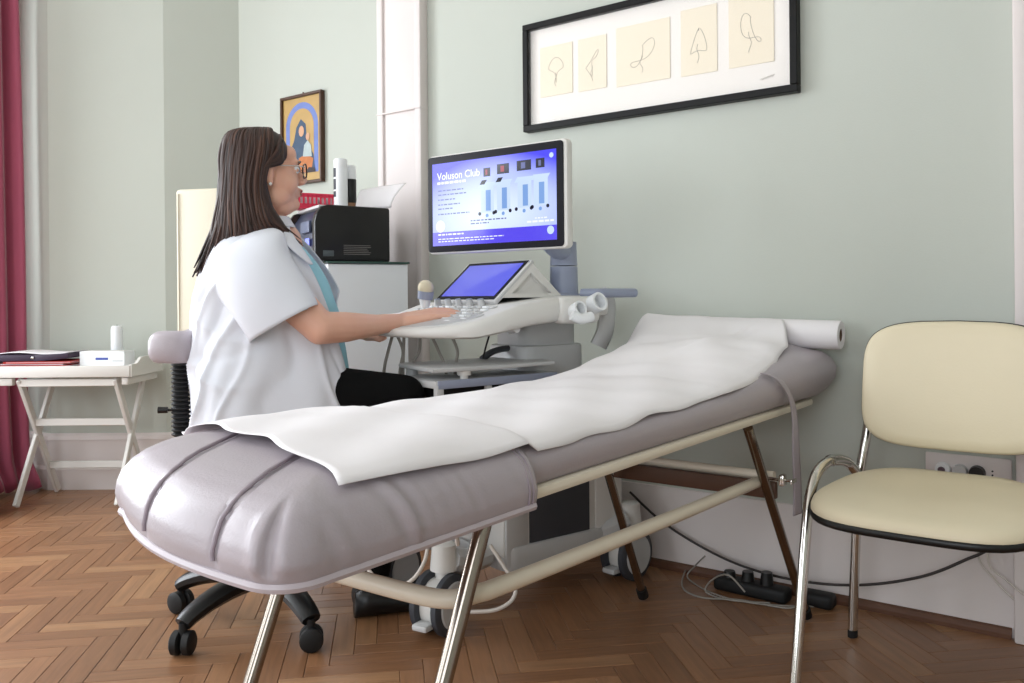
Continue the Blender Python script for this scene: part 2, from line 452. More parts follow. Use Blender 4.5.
# ------------------------------------------------------------------ examination couch
BX0, BX1 = -1.365, -.785                     # far and near long sides
def foot_y(x):                               # slightly bowed, skewed foot edge
    t = (x - BX1) / (BX0 - BX1)
    return .615 + .135 * t - .05 * math.sin(math.pi * min(1, max(0, t)))
def lift(y): return interp([(1.7, 0), (1.95, .008), (2.1, .03), (2.25, .062), (2.4, .085), (2.62, .092)], y)
def liftf(y): return interp([(1.7, 0), (1.95, .012), (2.1, .03), (2.25, .066), (2.4, .10), (2.62, .11)], y)
MPROF = [(-.004, .03), (-.002, .045), (.006, .058), (.018, .066), (.034, .072), (.06, .077), (.1, .081), (.16, .084), (.22, .086), (.27, .087), (.2935, .087)]
def bed_top(x, y):
    t = (x - BX1) / (BX0 - BX1)
    e = min(BX1 - x, x - BX0)
    hh = interp(MPROF, e - .012); ft = min(foot_y(x) + .03, .8)
    ly_ = lerp(lift(y), liftf(y), min(1, max(0, t)))
    zc = .616 + interp([(-.02, .05), (.0, .075), (.018, .092), (.036, .101), (.06, .107), (.09, .111), (.13, .114), (.25, .118)], e - .004)
    return max(.638 + hh + ly_ * hh / .087, zc + .004 - .034 * sstep(1.105, 1.15, y))
bed = thing('examination_couch', 'lilac grey vinyl examination couch with raised head and chrome legs', 'examination bed', (0, 0, 0))
def couch_path(e, y_end, both, ext=0.0, fk=1.0):
    """plan outline inset by e: near side -> foot -> far side (optionally the head end too)"""
    pts = []; r = max(.055 - e * .6, .012); r2 = max(.10 - e * .6, .02)
    xn, xf = BX1 + ext - e, BX0 - ext + e
    if xn < xf + .002: xn = xf = (xn + xf) / 2; xn += .001; xf -= .001
    ns = 70 if both else 130; es_ = e; e = e * fk if e > 0 else e
    ya = foot_y(xn) + e - ext + r
    yb = foot_y(xf) + e - ext + r2
    if not both:
        for i in range(ns): pts.append((xn, lerp(y_end, max(ya, .0), i / ns)))
    else:
        yh = y_end - es_
        for i in range(30): pts.append((lerp((xn + xf) / 2, xn - min(.05, (xn - xf) / 2), i / 30), yh + .02 * math.sin(math.pi * .5 * (1 - i / 30))))
        for i in range(10):
            a = math.radians(90 - 9 * i); rr = min(.05, (xn - xf) / 2)
            pts.append((xn - rr + rr * math.cos(a), yh - rr + rr * math.sin(a)))
        for i in range(ns): pts.append((xn, lerp(yh - .05, ya, i / ns)))
    rn = min(r, (xn - xf) / 2)
    for i in range(16):
        a = math.radians(-5.6 * i); x = xn - rn + rn * math.cos(a); pts.append((x, ya - r * math.sin(math.radians(5.6 * i)) * 1.0))
    m = 110 if both else 240
    xs0, xs1 = xn - rn, xf + min(r2, (xn - xf) / 2)
    for i in range(m + 1):
        x = lerp(xs0, xs1, i / m); pts.append((x, foot_y(x) + e - ext))
    for i in range(1, 9):
        a = math.radians(11 * i); rr = min(r2, (xn - xf) / 2)
        pts.append((xf + rr - rr * math.sin(a), foot_y(xf + rr) + e - ext + (yb - foot_y(xf + rr) - e + ext) * (1 - math.cos(a))))
    if not both:
        for i in range(1, ns + 1): pts.append((xf, lerp(yb, y_end, i / ns)))
    else:
        for i in range(1, ns + 1): pts.append((xf, lerp(yb, yh - .05, i / ns)))
        for i in range(10):
            a = math.radians(180 - 9 * i); rr = min(.05, (xn - xf) / 2)
            pts.append((xf + rr + rr * math.cos(a), yh - rr + rr * math.sin(a)))
        for i in range(30): pts.append((lerp(xf + min(.05, (xn - xf) / 2), (xn + xf) / 2, i / 30), yh + .02 * math.sin(math.pi * .5 * i / 30)))
    return pts
SEAMS = (-.90, -1.092)
def seam_x(sx, y): return sx - .55 * (math.sqrt((y - .67) ** 2 + .003) + (y - .67)) / 2 + .006
def cover_z(e, x, y, zb, zt, R):
    g_ = math.sqrt(max(0, 1 - (1 - min(1, e / R)) ** 2))
    return zb + (zt - zb) * g_
def make_cover():
    g = G(); rings = []
    es = [(-.004, 0), (-.008, .010), (-.010, .027), (-.007, .046), (-.001, .063), (.009, .078), (.023, .090), (.041, .0995), (.064, .1065), (.095, .111), (.13, .114), (.19, .117), (.25, .118), (.289, .118)]
    fine = []
    for (a, b) in zip(es, es[1:]):
        for k in range(3): fine.append((lerp(a[0], b[0], k / 3), lerp(a[1], b[1], k / 3)))
    fine.append(es[-1])
    for e, h in fine:
        ring = []
        pth = couch_path(e + .012, 1.10, False, .014, 1.4)
        n = len(pth)
        for k, (x, y) in enumerate(pth):
            z = .616 + h; dz = 0; dx = dy = 0
            nearfoot = 1 - sstep(.80, 1.0, y)
            for sx in SEAMS:
                d = (x - seam_x(sx, y)) * .8
                dz -= .0045 * math.exp(-(d / .006) ** 2) * nearfoot * sstep(.0, .03, h)
                if h < .1: dy += .0045 * math.exp(-(d / .006) ** 2) * sstep(.0, .03, h) * (1 - sstep(.09, .112, h))
            # padded bulge between the seams
            if y < .85 and h < .112:
                cells = [BX1, seam_x(SEAMS[0], y), seam_x(SEAMS[1], y), BX0]
                for a, b in zip(cells, cells[1:]):
                    if b <= x <= a: dy -= .007 * math.sin(math.pi * (x - b) / (a - b)) * math.sin(math.pi * min(1, h / .118)); break
            # corner crease and wrinkles along the near side
            cw_ = sstep(.008, .03, h) * (1 - sstep(.075, .1, h))
            cr = math.exp(-((k - 141) / 1.7) ** 2) * cw_; pf_ = math.exp(-((k - 141) / 8.0) ** 2) * cw_
            dx += -.012 * cr + .006 * pf_; dy += .012 * cr - .006 * pf_
            if k < 136:
                wv = (math.sin(y * 185 + h * 75 + 2 * math.sin(y * 21)) * .5 + math.sin(y * 113 + h * 60 + 1) * .5) * (.55 + .45 * math.sin(y * 47 + h * 20))
                am = .0042 * sstep(.67, .74, y) * (1 - sstep(.86, .95, y)) * math.sin(math.pi * min(1, h / .11)) + .0012 * math.sin(math.pi * min(1, h / .11))
                dx += am * wv
            ring.append((x + dx, y + dy, z + dz))
        rings.append(ring)
    g.loft(rings, False, False, False)
    o = g.build('foot_cover', M_VINYL, bed, 180)
    md = o.modifiers.new('t', 'SOLIDIFY'); md.thickness = .003; md.offset = -1
    # welt piping along the hem and up the open end, stitched seams
    h = G(); pp = [Vector((x, y, .617)) for x, y in couch_path(.010, 1.10, False, .014)][::3]
    h.tube(pp, .0075, 8); h.build('piping', M_VINYL2, o)
    s_ = G()
    for xs in SEAMS:
        line = []
        for ring in rings[4:]:
            best = min((p for p in ring if p[1] < .95), key=lambda p: abs(p[0] - seam_x(xs, p[1]))) if any(p[1] < .95 and abs(p[0] - seam_x(xs, p[1])) < .02 for p in ring) else None
            if best: line.append(Vector(best) + Vector((0, -.0005, .0005)))
        s_.tube([p + Vector((0, -.0045, .0055)) for p in line], .0030, 8)
    for ring in rings[2:20:1]: pass
    for off in (.012, .022):
        s_.tube([Vector((r_[0][0] + .001, 1.10 - off, r_[0][2])) for r_ in rings[2:30]], .0013, 5)
    s_.build('stitching', mat('seam_thread', (156, 144, 153), .5), o)
    return rings
make_cover()
def make_mattress():
    g = G(); rings = []
    prof = [(.02, 0), (.006, .003), (0, .012), (-.004, .03), (-.002, .045), (.006, .058), (.018, .066), (.034, .072), (.06, .077), (.1, .081), (.16, .084), (.22, .086), (.27, .087), (.2935, .087)]
    for e, h in prof:
        ring = []
        for x, y in couch_path(e + .012, 2.672, True):
            t = (x - BX1) / (BX0 - BX1); l_ = lerp(lift(y), liftf(y), min(1, max(0, t)))
            hd = sstep(2.5, 2.66, y)
            k = h / .087
            ring.append((x + (.052 * k * (1 - k) * 4 * sstep(2.0, 2.5, y) if e < .03 and x > -1 else 0), y, .638 + h + l_ * k + .0 * hd))
        rings.append(ring)
    g.loft(rings, True, False, True)
    return g.build('mattress', M_VINYL, bed, 180)
make_mattress()
RZ = .622
h = G()
for x in (-.80, -1.35): h.box((x, 1.68, .630), (.024, 1.72, .02), .007)
for y in (.83, 2.5): h.box((-1.075, y, .630), (.54, .024, .02), .007)
h.build('frame_rail', M_CREAMTUBE, bed)
def leg(a, b):
    q = G(); q.tube([a, b], .0128, 16); o = q.build('leg', M_STEEL, bed)
    t = G(); d = (Vector(b) - Vector(a)).normalized(); t.tube([Vector(b) - d * .03, b], .017, 14); t.build('rubber_foot', M_BLACKR, o)
leg((-.80, 1.0, .615), (-.80, .722, .012)); leg((-1.26, 1.06, .615), (-1.26, .80, .012))
leg((-.80, 2.055, .615), (-.80, 2.495, .012)); leg((-1.26, 2.06, .615), (-1.26, 2.36, .012))
h = G()
zb0, zb1 = .495, .455
path = crom([(-.822, 2.19, zb1), (-.822, 1.6, .472), (-.822, 1.10, .49), (-.824, 1.01, zb0), (-.85, .968, zb0 - .002), (-.93, .955, zb0 - .002), (-1.10, .95, zb0), (-1.2, .955, zb0), (-1.236, 1.0, zb0), (-1.238, 1.1, .49), (-1.238, 2.14, .46)], 8)
h.tube(path, .0145, 12); h.build('lower_brace', M_CREAMTUBE, bed)
h = G(); h.box((-1.03, 2.215, .43), (.49, .022, .045), .004); h.build('cross_bar', M_WOODBAR, bed)
h = G(); h.tube([(-.80, 2.24, .462), (-1.26, 2.24, .462)], .013, 12); h.build('cross_tube', M_CREAMTUBE, bed)
for x in (-.785,):
    h = G(); h.tube([(x - .04, 2.205, .462), (x + .045, 2.205, .462)], .004, 8)
    h.box((x + .02, 2.205, .462), (.014, .03, .03), .004)
    h.box((x + .048, 2.205, .462), (.004, .04, .012), .002); h.build('wing_screw', M_CHROME, bed)
# strap round the mattress head, tail hanging down
h = G()
sp = crom([(-.805, 2.165, .742), (-.785, 2.18, .736), (-.768, 2.205, .715), (-.760, 2.25, .67), (-.762, 2.285, .61), (-.768, 2.31, .52), (-.77, 2.325, .42), (-.772, 2.33, .345)], 6)
def strap(u, v):
    i = u * (len(sp) - 1); a = int(min(i, len(sp) - 2)); p = sp[a].lerp(sp[a + 1], i - a)
    w = interp([(0, .012), (.45, .012), (.7, .02), (1, .026)], u)
    return p + Vector((.3 * (v - .5) * w, (v - .5) * w * 1.8, 0)) + Vector((.002, 0, 0))
h.grid(strap, 50, 4); o = h.build('strap', M_VINYL, bed, 180)
md = o.modifiers.new('t', 'SOLIDIFY'); md.thickness = .003
# paper roll and the sheet pulled off it
roll = thing('paper_roll', 'white examination paper roll lying across the couch head', 'paper roll', (0, 0, 0))
pa, pb = Vector((-.725, 2.605, .825)), Vector((-1.36, 2.605, .838))
ax = (pb - pa).normalized()
h = G()
def rring(p, r, n=28):
    a = Vector((0, 0, 1)); a = (a - ax * a.dot(ax)).normalized(); b = ax.cross(a)
    return [p + a * (r * math.cos(2 * math.pi * k / n)) + b * (r * math.sin(2 * math.pi * k / n)) for k in range(n)]
h.loft([rring(pa + ax * .05, .020), rring(pa, .020), rring(pa, .041), rring(pa + ax * .003, .0435), rring(pb - ax * .003, .0435), rring(pb, .041), rring(pb, .020), rring(pb - ax * .05, .020)], True, True)
h.build('roll', M_PAPER, roll)
h = G(); h.loft([rring(pa + ax * .003, .0202), rring(pa + ax * .06, .0202), rring(pa + ax * .06, .0175), rring(pa + ax * .003, .0175), rring(pa + ax * .003, .0202)], False, False)
h.build('cardboard_core', mat('cardboard', (120, 98, 80), .8), roll)
def sheet(u, v):
    # u: roll -> foot, v: near -> far
    yfoot = lerp(.715, .862, v) + .008 * math.sin(v * 19)
    if u < .10:                                # off the top of the roll, down to the mattress
        t = u / .10
        y = lerp(2.605, 2.42, t)
    else:
        y = lerp(2.42, yfoot, (u - .10) / .90)
    xn = interp([(.7, -.803), (1.07, -.793), (1.4, -.80), (1.8, -.806), (2.15, -.803), (2.3, -.812), (2.45, -.83), (2.605, -.90)], y)
    xf = interp([(.7, -1.385), (1.1, -1.378), (1.8, -1.37), (2.4, -1.362), (2.605, -1.362)], y)
    xn += .0015 * math.sin(y * 23)
    x = lerp(xn, xf, v)
    z = bed_top(min(max(x, BX0 + .012), BX1 - .012), y) + .009
    zr = lerp(pa.z, pb.z, v) + .046
    tt = sstep(2.36, 2.605, y)
    droop = lerp(.02, 0, v) * math.sin(math.pi * tt)
    z = lerp(z, zr, tt) - droop if y > 2.36 else z
    z += .0022 * math.sin(x * 31 + y * 17) + .0016 * math.sin(x * 13 - y * 29) + .004 * math.exp(-((y - 2.33) / .03) ** 2) * math.sin(x * 22)
    if y > 2.1: z += .010 * math.exp(-((x + .98 + (2.45 - y) * .35) / .02) ** 2) * sstep(2.1, 2.35, y) * (1 - sstep(2.5, 2.6, y))
    return Vector((x, y, z))
h = G(); h.grid(sheet, 150, 48); o = h.build('sheet', M_PAPER, roll, 180)
md = o.modifiers.new('t', 'SOLIDIFY'); md.thickness = .0012

# ------------------------------------------------------------------ visitor chair
ch = thing('visitor_chair', 'cream vinyl visitor chair with chrome legs against the wall', 'chair', (-.395, 2.2, 0), 0)
def rounded(nx, w0, w1, d0, d1, pw=3.2, n=44):
    out = []
    for k in range(n):
        a = 2 * math.pi * k / n; c_, s_ = math.cos(a), math.sin(a)
        rx = math.copysign(abs(c_) ** (2 / pw), c_); ry = math.copysign(abs(s_) ** (2 / pw), s_)
        hw = lerp(w0, w1, (ry + 1) / 2)
        out.append((rx * hw, lerp(d0, d1, (ry + 1) / 2)))
    return out
def shell(rings_z, base, curve):
    rr = []
    cx = sum(p[0] for p in base) / len(base); cy = sum(p[1] for p in base) / len(base)
    for e, z in rings_z:
        rr.append([(cx + (x - cx) * e, cy + (y - cy) * e, z + curve(cx + (x - cx) * e, cy + (y - cy) * e)) for x, y in base])
    return rr
seat_out = rounded(0, .245, .215, -.335, .205, 3.4)
def seat_curve(x, y): return -.012 * sstep(.12, .34, -y) ** 1.5 + .01 * sstep(.1, .25, y) - .012 * math.exp(-(x / .14) ** 2 - ((y - .02) / .16) ** 2)
h = G(); h.loft(shell([(.985, .462), (1.0, .466), (1.0, .474), (.985, .484), (.95, .491), (.85, .496), (.6, .498), (.3, .497), (.02, .496)], seat_out, seat_curve)); h.build('seat', M_CREAM, ch, 180)
h = G(); h.loft(shell([(.2, .450), (.9, .450), (1.0, .453), (1.012, .458), (1.012, .465), (1.0, .469), (.97, .469)], seat_out, seat_curve)); h.build('seat_pan', M_BLACKP, ch, 60)
# backrest built flat (x, height) then curved and tilted
bk = []
for k in range(56):
    a = 2 * math.pi * k / 56; c_, s_ = math.cos(a), math.sin(a); pw = 4.6
    rx = math.copysign(abs(c_) ** (2 / pw), c_); ry = math.copysign(abs(s_) ** (2 / pw), s_)
    bk.append((rx * lerp(.225, .222, (ry + 1) / 2), lerp(-.150, .162, (ry + 1) / 2) - (.006 * (1 - (rx) ** 2) if ry < 0 else -.012 * (1 - rx ** 2))))
def back_ring(e, t):
    out = []
    for x, z in bk:
        x *= e; z *= e
        out.append((x, .255 + z * .17 - .35 * x * x * 1.2 - t, .70 + z))
    return out
h = G(); h.loft([back_ring(e, t) for e, t in ((.99, .004), (1.0, .010), (1.0, .018), (.985, .028), (.94, .036), (.8, .040), (.5, .042), (.02, .043))]); h.build('backrest', M_CREAM, ch, 180)
h = G(); h.loft([back_ring(e, t) for e, t in ((.03, -.012), (.9, -.012), (.995, -.006), (1.012, .002), (1.012, .009), (.995, .012), (.9, .012))]); h.build('back_shell', M_BLACKP, ch, 60)
for s in (-1, 1):
    pth = crom([(s * .265, -.235, .012), (s * .265, -.185, .20), (s * .266, -.135, .38), (s * .266, -.105, .452), (s * .265, -.06, .498), (s * .263, .02, .516), (s * .259, .10, .512), (s * .25, .165, .495), (s * .235, .195, .465)], 8)
    q = G(); q.tube(pth, .0125, 14, flat=1.3, up=(0, 1, 0)); o = q.build('leg', M_CHROME, ch)
    t = G(); t.tube([(s * .265, -.2362, 0), (s * .265, -.233, .02)], .013, 12, flat=1.4, up=(0, 1, 0)); t.build('foot_cap', M_BLACKR, o)
    pth = crom([(s * .262, .245, .008), (s * .25, .235, .25), (s * .238, .225, .42), (s * .23, .235, .50), (s * .222, .25, .56), (s * .215, .262, .64)], 8)
    q = G(); q.tube(pth, .0125, 14, flat=1.3, up=(0, 1, 0)); o = q.build('leg', M_CHROME if s < 2 else M_STEEL, ch)
    t = G(); t.tube([(s * .262, .245, 0), (s * .2615, .2447, .02)], .013, 12, flat=1.4, up=(0, 1, 0)); t.build('foot_cap', M_BLACKR, o)
h = G(); h.tube([(-.24, .0, .445), (.24, .0, .445)], .009, 10); h.tube([(-.235, .2, .455), (.235, .2, .455)], .009, 10); h.build('cross_rail', M_CHROME, ch)

# ------------------------------------------------------------------ wall socket, floor leads
sk = thing('wall_socket', 'white four module wall socket plate behind the visitor chair', 'socket', (-.407, YB, .447))
h = G(); h.box((0, -.005, 0), (.218, .01, .082), .004); h.build('plate', M_WHITE, sk)
def disc(name, x, z, r, m, dep, extra=None):
    q = G(); q.cyl((x, -.010, z), (x, -.010 - dep, z), r, r * .92, 20); return q.build(name, m, sk)
o = disc('plug', -.062, -.004, .021, M_CANW, .018); q = G(); q.cyl((-.064, -.028, -.004), (-.064, -.036, -.004), .010, .008, 14); q.build('cord_grip', mat('plum_plastic', (92, 74, 84), .5), o)
disc('plug', -.018, -.004, .020, M_MACHG, .022); disc('plug', .025, -.004, .021, M_BLACKP, .024)
for k in range(3):
    q = G(); q.cyl((.062, -.0095, .004 - k * .011), (.062, -.0115, .004 - k * .011), .0026, n=10); q.build('module_hole', M_BLACKP, sk)
def cable(name, pts, r, m, label, group=None, n=8):
    q = G(); q.tube(crom(pts, 10), r, n); o = q.build(name, m, None, 60); return tag(o, label, 'cable', group)
def FZ(px, py, z=0.0):
    x, y = unr(px, py); return P(px, py, (CAMH - z) * FPX / y)
def WY(px, py, yy):
    x, y = unr(px, py); return P(px, py, yy / (SS * x / FPX + CC))
cable('power_cable', [WY(630, 492, 2.668), WY(660, 520, 2.66), WY(700, 546, 2.65), WY(745, 567, 2.64), WY(800, 581, 2.63), WY(860, 585, 2.62), WY(920, 577, 2.63), WY(965, 560, 2.65), WY(990, 545, 2.655), Vector((-.375, 2.672, .34)), Vector((-.38, 2.672, .443))], .0042, M_CABLED, 'dark grey power cable drooping along the baseboard to the socket')
cable('white_cable', [Vector((-.345, 2.655, .40)), WY(978, 552, 2.66), WY(995, 580, 2.655), WY(1018, 603, 2.65), WY(1040, 618, 2.65)], .0032, M_CABLEW, 'thin white cable hanging below the socket, outer of two', 'white cables by the pilaster')
cable('white_cable', [Vector((-.336, 2.652, .38)), WY(988, 560, 2.65), WY(1006, 580, 2.64), WY(1030, 600, 2.63)], .0026, M_CABLEW, 'thinner white cable hanging below the socket, nearer the pilaster', 'white cables by the pilaster')
ps = thing('power_strip', 'black power strip lying on the floor at the wall under the couch head', 'power strip', FZ(752, 595), -.05)
h = G(); h.box((0, 0, .022), (.24, .062, .044), .012, 3); h.build('housing', M_BLACKR, ps)
for k in range(3):
    q = G(); q.cyl((-.075 + k * .062, 0, .044), (-.075 + k * .062, 0, .062 + .01 * k), .021, .017, 14); q.build('plug', M_BLACKP, ps)
ad = FZ(818, 606)
h = G(); h.box((ad.x, ad.y, .022), (.10, .06, .044), .014, 3); tag(h.build('power_adapter', M_BLACKR), 'small black power adapter on the floor beside the chair leg', 'adapter')
cable('floor_lead', [FZ(690, 560, .012), FZ(682, 585, .008), FZ(700, 597, .006), FZ(740, 600, .005), FZ(790, 608, .005), FZ(800, 596, .02)], .003, M_CABLEG, 'grey lead looped around the power strip, longest of three', 'leads by the power strip')
cable('floor_lead', [FZ(745, 592, .05), FZ(728, 575, .09), FZ(712, 580, .05), FZ(706, 592, .008), FZ(730, 600, .005), FZ(770, 603, .004)], .0028, M_CABLEG, 'grey lead arching up from the power strip', 'leads by the power strip')
cable('floor_lead', [FZ(705, 556, .10), FZ(695, 566, .05), FZ(688, 578, .006), FZ(715, 594, .005), FZ(760, 604, .005), FZ(830, 607, .004)], .0025, M_CABLEG, 'thin grey lead running from the baseboard to the adapter', 'leads by the power strip')

# ------------------------------------------------------------------ ultrasound machine (local: x right, y back, z up)
MX, MY, MR = -1.687, 2.232, math.radians(-15.8)
us = thing('ultrasound_machine', 'white wheeled ultrasound machine with touch panel, keyboard and large monitor', 'ultrasound machine', (MX, MY, 0), MR)
def mloc(p):
    dx, dy = p[0] - MX, p[1] - MY; c_, s_ = math.cos(MR), math.sin(MR)
    return Vector((c_ * dx + s_ * dy, -s_ * dx + c_ * dy, p[2]))
h = G(); h.prism(rrect(-.20, .20, -.16, .36, .05), .115, .19, .012)
for sx in (-1, 1):
    for yy in (-.36, .34):
        h.tube(crom([(sx * .12, yy * .55, .16), (sx * .17, yy * .8, .175), (sx * .19, yy, .20)], 5), .045, 10, flat=.8)
base = h.build('base', M_MACHG, us)
def castor(x, y, ang, R=.086):
    e = G(); Mx = Matrix.Translation((x, y, 0)) @ Matrix.Rotation(ang, 4, 'Z')
    e.cyl((0, 0, .175), (0, 0, .246), .040, .034, 20, Mx); e.cyl((0, 0, .246), (0, 0, .252), .034, .026, 20, Mx); e.cyl((0, 0, .13), (0, 0, .175), .026, .026, 14, Mx)
    o = e.build('castor', M_MACH, us)
    for s in (-1, 1):
        Wm = Mx @ Matrix.Translation((s * .036, -.02, R)) @ Matrix.Rotation(math.pi / 2, 4, 'Y')
        t = G(); t.lathe([(R * .5, -.014), (R - .008, -.014), (R, -.008), (R, .008), (R - .008, .014), (R * .5, .014)], 32, Wm); t.build('tyre', M_MACHD, o)
        t = G(); t.lathe([(.001, -.015), (R * .72, -.018), (R * .78, -.012), (R * .78, .012), (R * .72, .018), (.001, .015)], 28, Wm); t.build('hub_cap', M_MACHG, o)
    t = G(); t.lathe([(.001, -.03), (R * .8, -.03), (R * .8, .03), (.001, .03)], 28, Mx @ Matrix.Translation((0, -.02, R)) @ Matrix.Rotation(math.pi / 2, 4, 'Y')); t.build('wheel_cover', M_MACH, o)
    t = G(); t.box((0, -.10, .045), (.05, .045, .018), .006, 2, Mx); t.build('brake_pedal', M_MACHG, o)
castor(.19, -.375, .38); castor(-.17, -.32, .35); castor(.19, .37, .15); castor(-.19, .34, .1)
h = G(); h.box((0, .09, .37), (.37, .50, .44), .02); body = h.build('body', M_MACH, us)
h = G(); h.box((.178, .065, .315), (.022, .25, .36), .004); vp = h.build('vent_panel', M_MACHD, body)
h = G()
for i in range(7):
    for j in range(6):
        if (i + j) % 2 == 0: h.box((.1895, -.015 + i * .028, .40 + j * .018), (.002, .012, .009))
h.build('vent_slots', M_VENT, vp, 0)
h = G(); h.box((.182, .275, .33), (.02, .12, .42), .008); h.build('rear_panel', M_MACH, body)
h = G(); h.box((.186, -.11, .33), (.012, .085, .40), .006); h.build('side_trim', M_MACHG, body)
h = G(); h.tube(crom([(.195, -.135, .36), (.20, -.135, .38), (.20, -.135, .45), (.20, -.10, .455), (.20, -.095, .38), (.195, -.10, .36), (.195, -.135, .36)], 6), .007, 8); h.build('handle', M_MACHD, body)
# storage bay and tray in front of the column
h = G()
h.box((.08, -.18, .50), (.25, .45, .02), .004); h.box((.08, -.18, .70), (.25, .45, .022), .004)
for x in (-.037, .197): pass
h.box((-.037, -.18, .60), (.016, .45, .2), .003); h.box((.08, .035, .60), (.25, .02, .2), .003)
h.box((.197, -.392, .60), (.02, .024, .2), .003); h.box((.197, -.22, .60), (.014, .02, .2), .002)
bay = h.build('storage_bay', M_MACHG, us)
h = G(); h.box((.205, -.18, .70), (.006, .44, .024), .002); h.build('edge_strip', M_MACHB, bay)
h = G(); h.box((.08, -.17, .60), (.20, .40, .17), .004); h.build('bay_shade_block', M_VENT, bay)  # near-black block paints the shaded inside of the open bay
h = G(); h.box((.10, -.37, .55), (.1, .06, .05), .004); h.build('gel_pack', mat('pale_green_pack', (150, 170, 140), .6), bay)
h = G(); h.prism([(.205, -.415), (.225, -.2), (.22, .02), (.1, .05), (-.05, .04), (-.055, -.36), (-.04, -.385)], .735, .748, .004)
tr = h.build('tray', M_MACHG, us)
h = G(); h.tube(crom([(.0, -.10, .748), (.01, -.06, .772), (.03, .0, .778), (.05, .05, .748)], 6), [.02] * 18 + [.02], 10, flat=.5); h.build('tray_hump', M_MACHD, tr)
h = G(); h.cyl((.19, -.30, .69), (.19, -.30, .737), .012, .012, 12); h.cyl((.19, -.30, .722), (.19, -.30, .736), .02, .022, 12); h.build('tray_post', M_MACH, tr)
h = G(); h.cyl((-.02, -.35, .5), (-.02, -.35, .737), .018, .018, 12); h.build('tray_post', M_MACHG, tr)
# lift column
h = G(); h.prism(rrect(-.10, .12, -.02, .25, .05), .58, .79, .01); h.prism(rrect(-.085, .105, .0, .23, .05), .78, .875, .006); h.build('lift_column', M_MACHG, us)
h = G(); h.box((.04, -.07, .86), (.1, .14, .04), .01); h.build('console_bracket', M_MACHG, us)
h = G(); h.tube([(.17, -.115, .845), (.215, -.125, .85)], .011, 10); h.build('release_lever', M_CANW, us)
# console
con = [(-.275, -.30), (-.23, -.375), (-.15, -.43), (-.04, -.455), (.08, -.45), (.17, -.415), (.24, -.35), (.272, -.27), (.275, -.12), (.26, .0), (.22, .07), (.1, .09), (-.1, .09), (-.22, .07), (-.26, .0), (-.275, -.12)]
cpts = [(p.x, p.y) for p in crom([(x, y, 0) for x, y in con], 4, True)]
def top_z(y): return interp([(-.46, .856), (-.38, .864), (-.30, .882), (-.16, .926), (.1, .955)], y)
def bot_z(y): return interp([(-.46, .832), (-.30, .828), (-.1, .862), (.1, .875)], y)
def cring(e, f):
    out = []
    for x, y in cpts:
        a, b = x * e, -.17 + (y + .17) * e
        out.append((a, b, lerp(bot_z(b), top_z(b), f)))
    return out
h = G(); h.loft([cring(.5, 0), cring(.93, 0), cring(.985, .12), cring(1, .4), cring(1, .7), cring(.985, .93), cring(.955, 1.0), cring(.6, 1.0), cring(.02, 1.0)]); cons = h.build('console', M_MACH, us, 50)
h = G()                                       # grey palm rest inlay
pr = [(x * .86, -.17 + (y + .17) * .88) for x, y in cpts if y < -.26]
rr = [[(x, y, top_z(y) + .0005) for x, y in pr], [(x, y, top_z(y) + .003) for x, y in pr]]
h.loft(rr, False, True); h.build('palm_rest', M_MACHG, cons)
for row in range(6):
    yk = -.325 + row * .026
    for k in range(12 - (row == 0) * 2):
        xk = -.19 + k * .034 + (row % 2) * .008 + (row == 0) * .03
        if abs(xk) > .215 or (abs(xk) < .03 and row in (1, 2)): continue
        q = G(); q.box((xk, yk, top_z(yk) + .002), (.025, .018, .007), .002, 1); q.build('key', M_MACHG if (row + k) % 3 else M_CANW, cons)
q = G(); q.sphere((0, -.285, top_z(-.285) + .004), (.024, .024, .02)); q.build('trackball', M_MACHB, cons)
for k in range(5):
    xk = -.125 + k * .061; q = G(); q.cyl((xk, -.185, top_z(-.185)), (xk, -.190, top_z(-.185) + .022), .0115, .010, 14); kb = q.build('dial', M_MACHG, cons)
    q = G(); q.cyl((xk, -.190, top_z(-.185) + .0215), (xk, -.1905, top_z(-.185) + .0245), .0095, .009, 14); q.build('dial_cap', M_MACHB, kb)
# touch panel, leaning back
TA = math.atan2(.118, .135)
TM = Matrix.Translation((-.005, -.165, .941)) @ Matrix.Rotation(TA, 4, 'X')
tl = math.hypot(.118, .135)
h = G(); h.box((0, tl / 2, -.008), (.345, tl + .02, .016), .006, 2, TM); tp = h.build('touch_panel', M_MACHG, us)
h = G(); h.box((0, tl / 2, .0005), (.325, tl + .004, .003), .001, 1, TM); h.build('touch_bezel', M_BEZEL, tp)
M_TS = mat('touch_glow', (84, 88, 196), .15, emit=.34); M_TSD = mat('touch_dark', (104, 102, 128), .15, emit=.25)
h = G(); h.add([(-.145, .012, .0026), (.15, .012, .0026), (.15, tl - .012, .0026), (-.145, tl - .012, .0026)], [(0, 1, 2, 3)], TM); h.build('touch_screen', M_TS, tp, 0)
h = G(); h.add([(-.145, .014, .003), (.02, .014, .003), (-.115, tl * .62, .003), (-.145, tl * .62, .003)], [(0, 1, 2, 3)], TM); h.build('touch_reflection', M_TSD, tp, 0) if False else None
h = G()                                       # triangular side cheeks and sloping shroud behind the panel
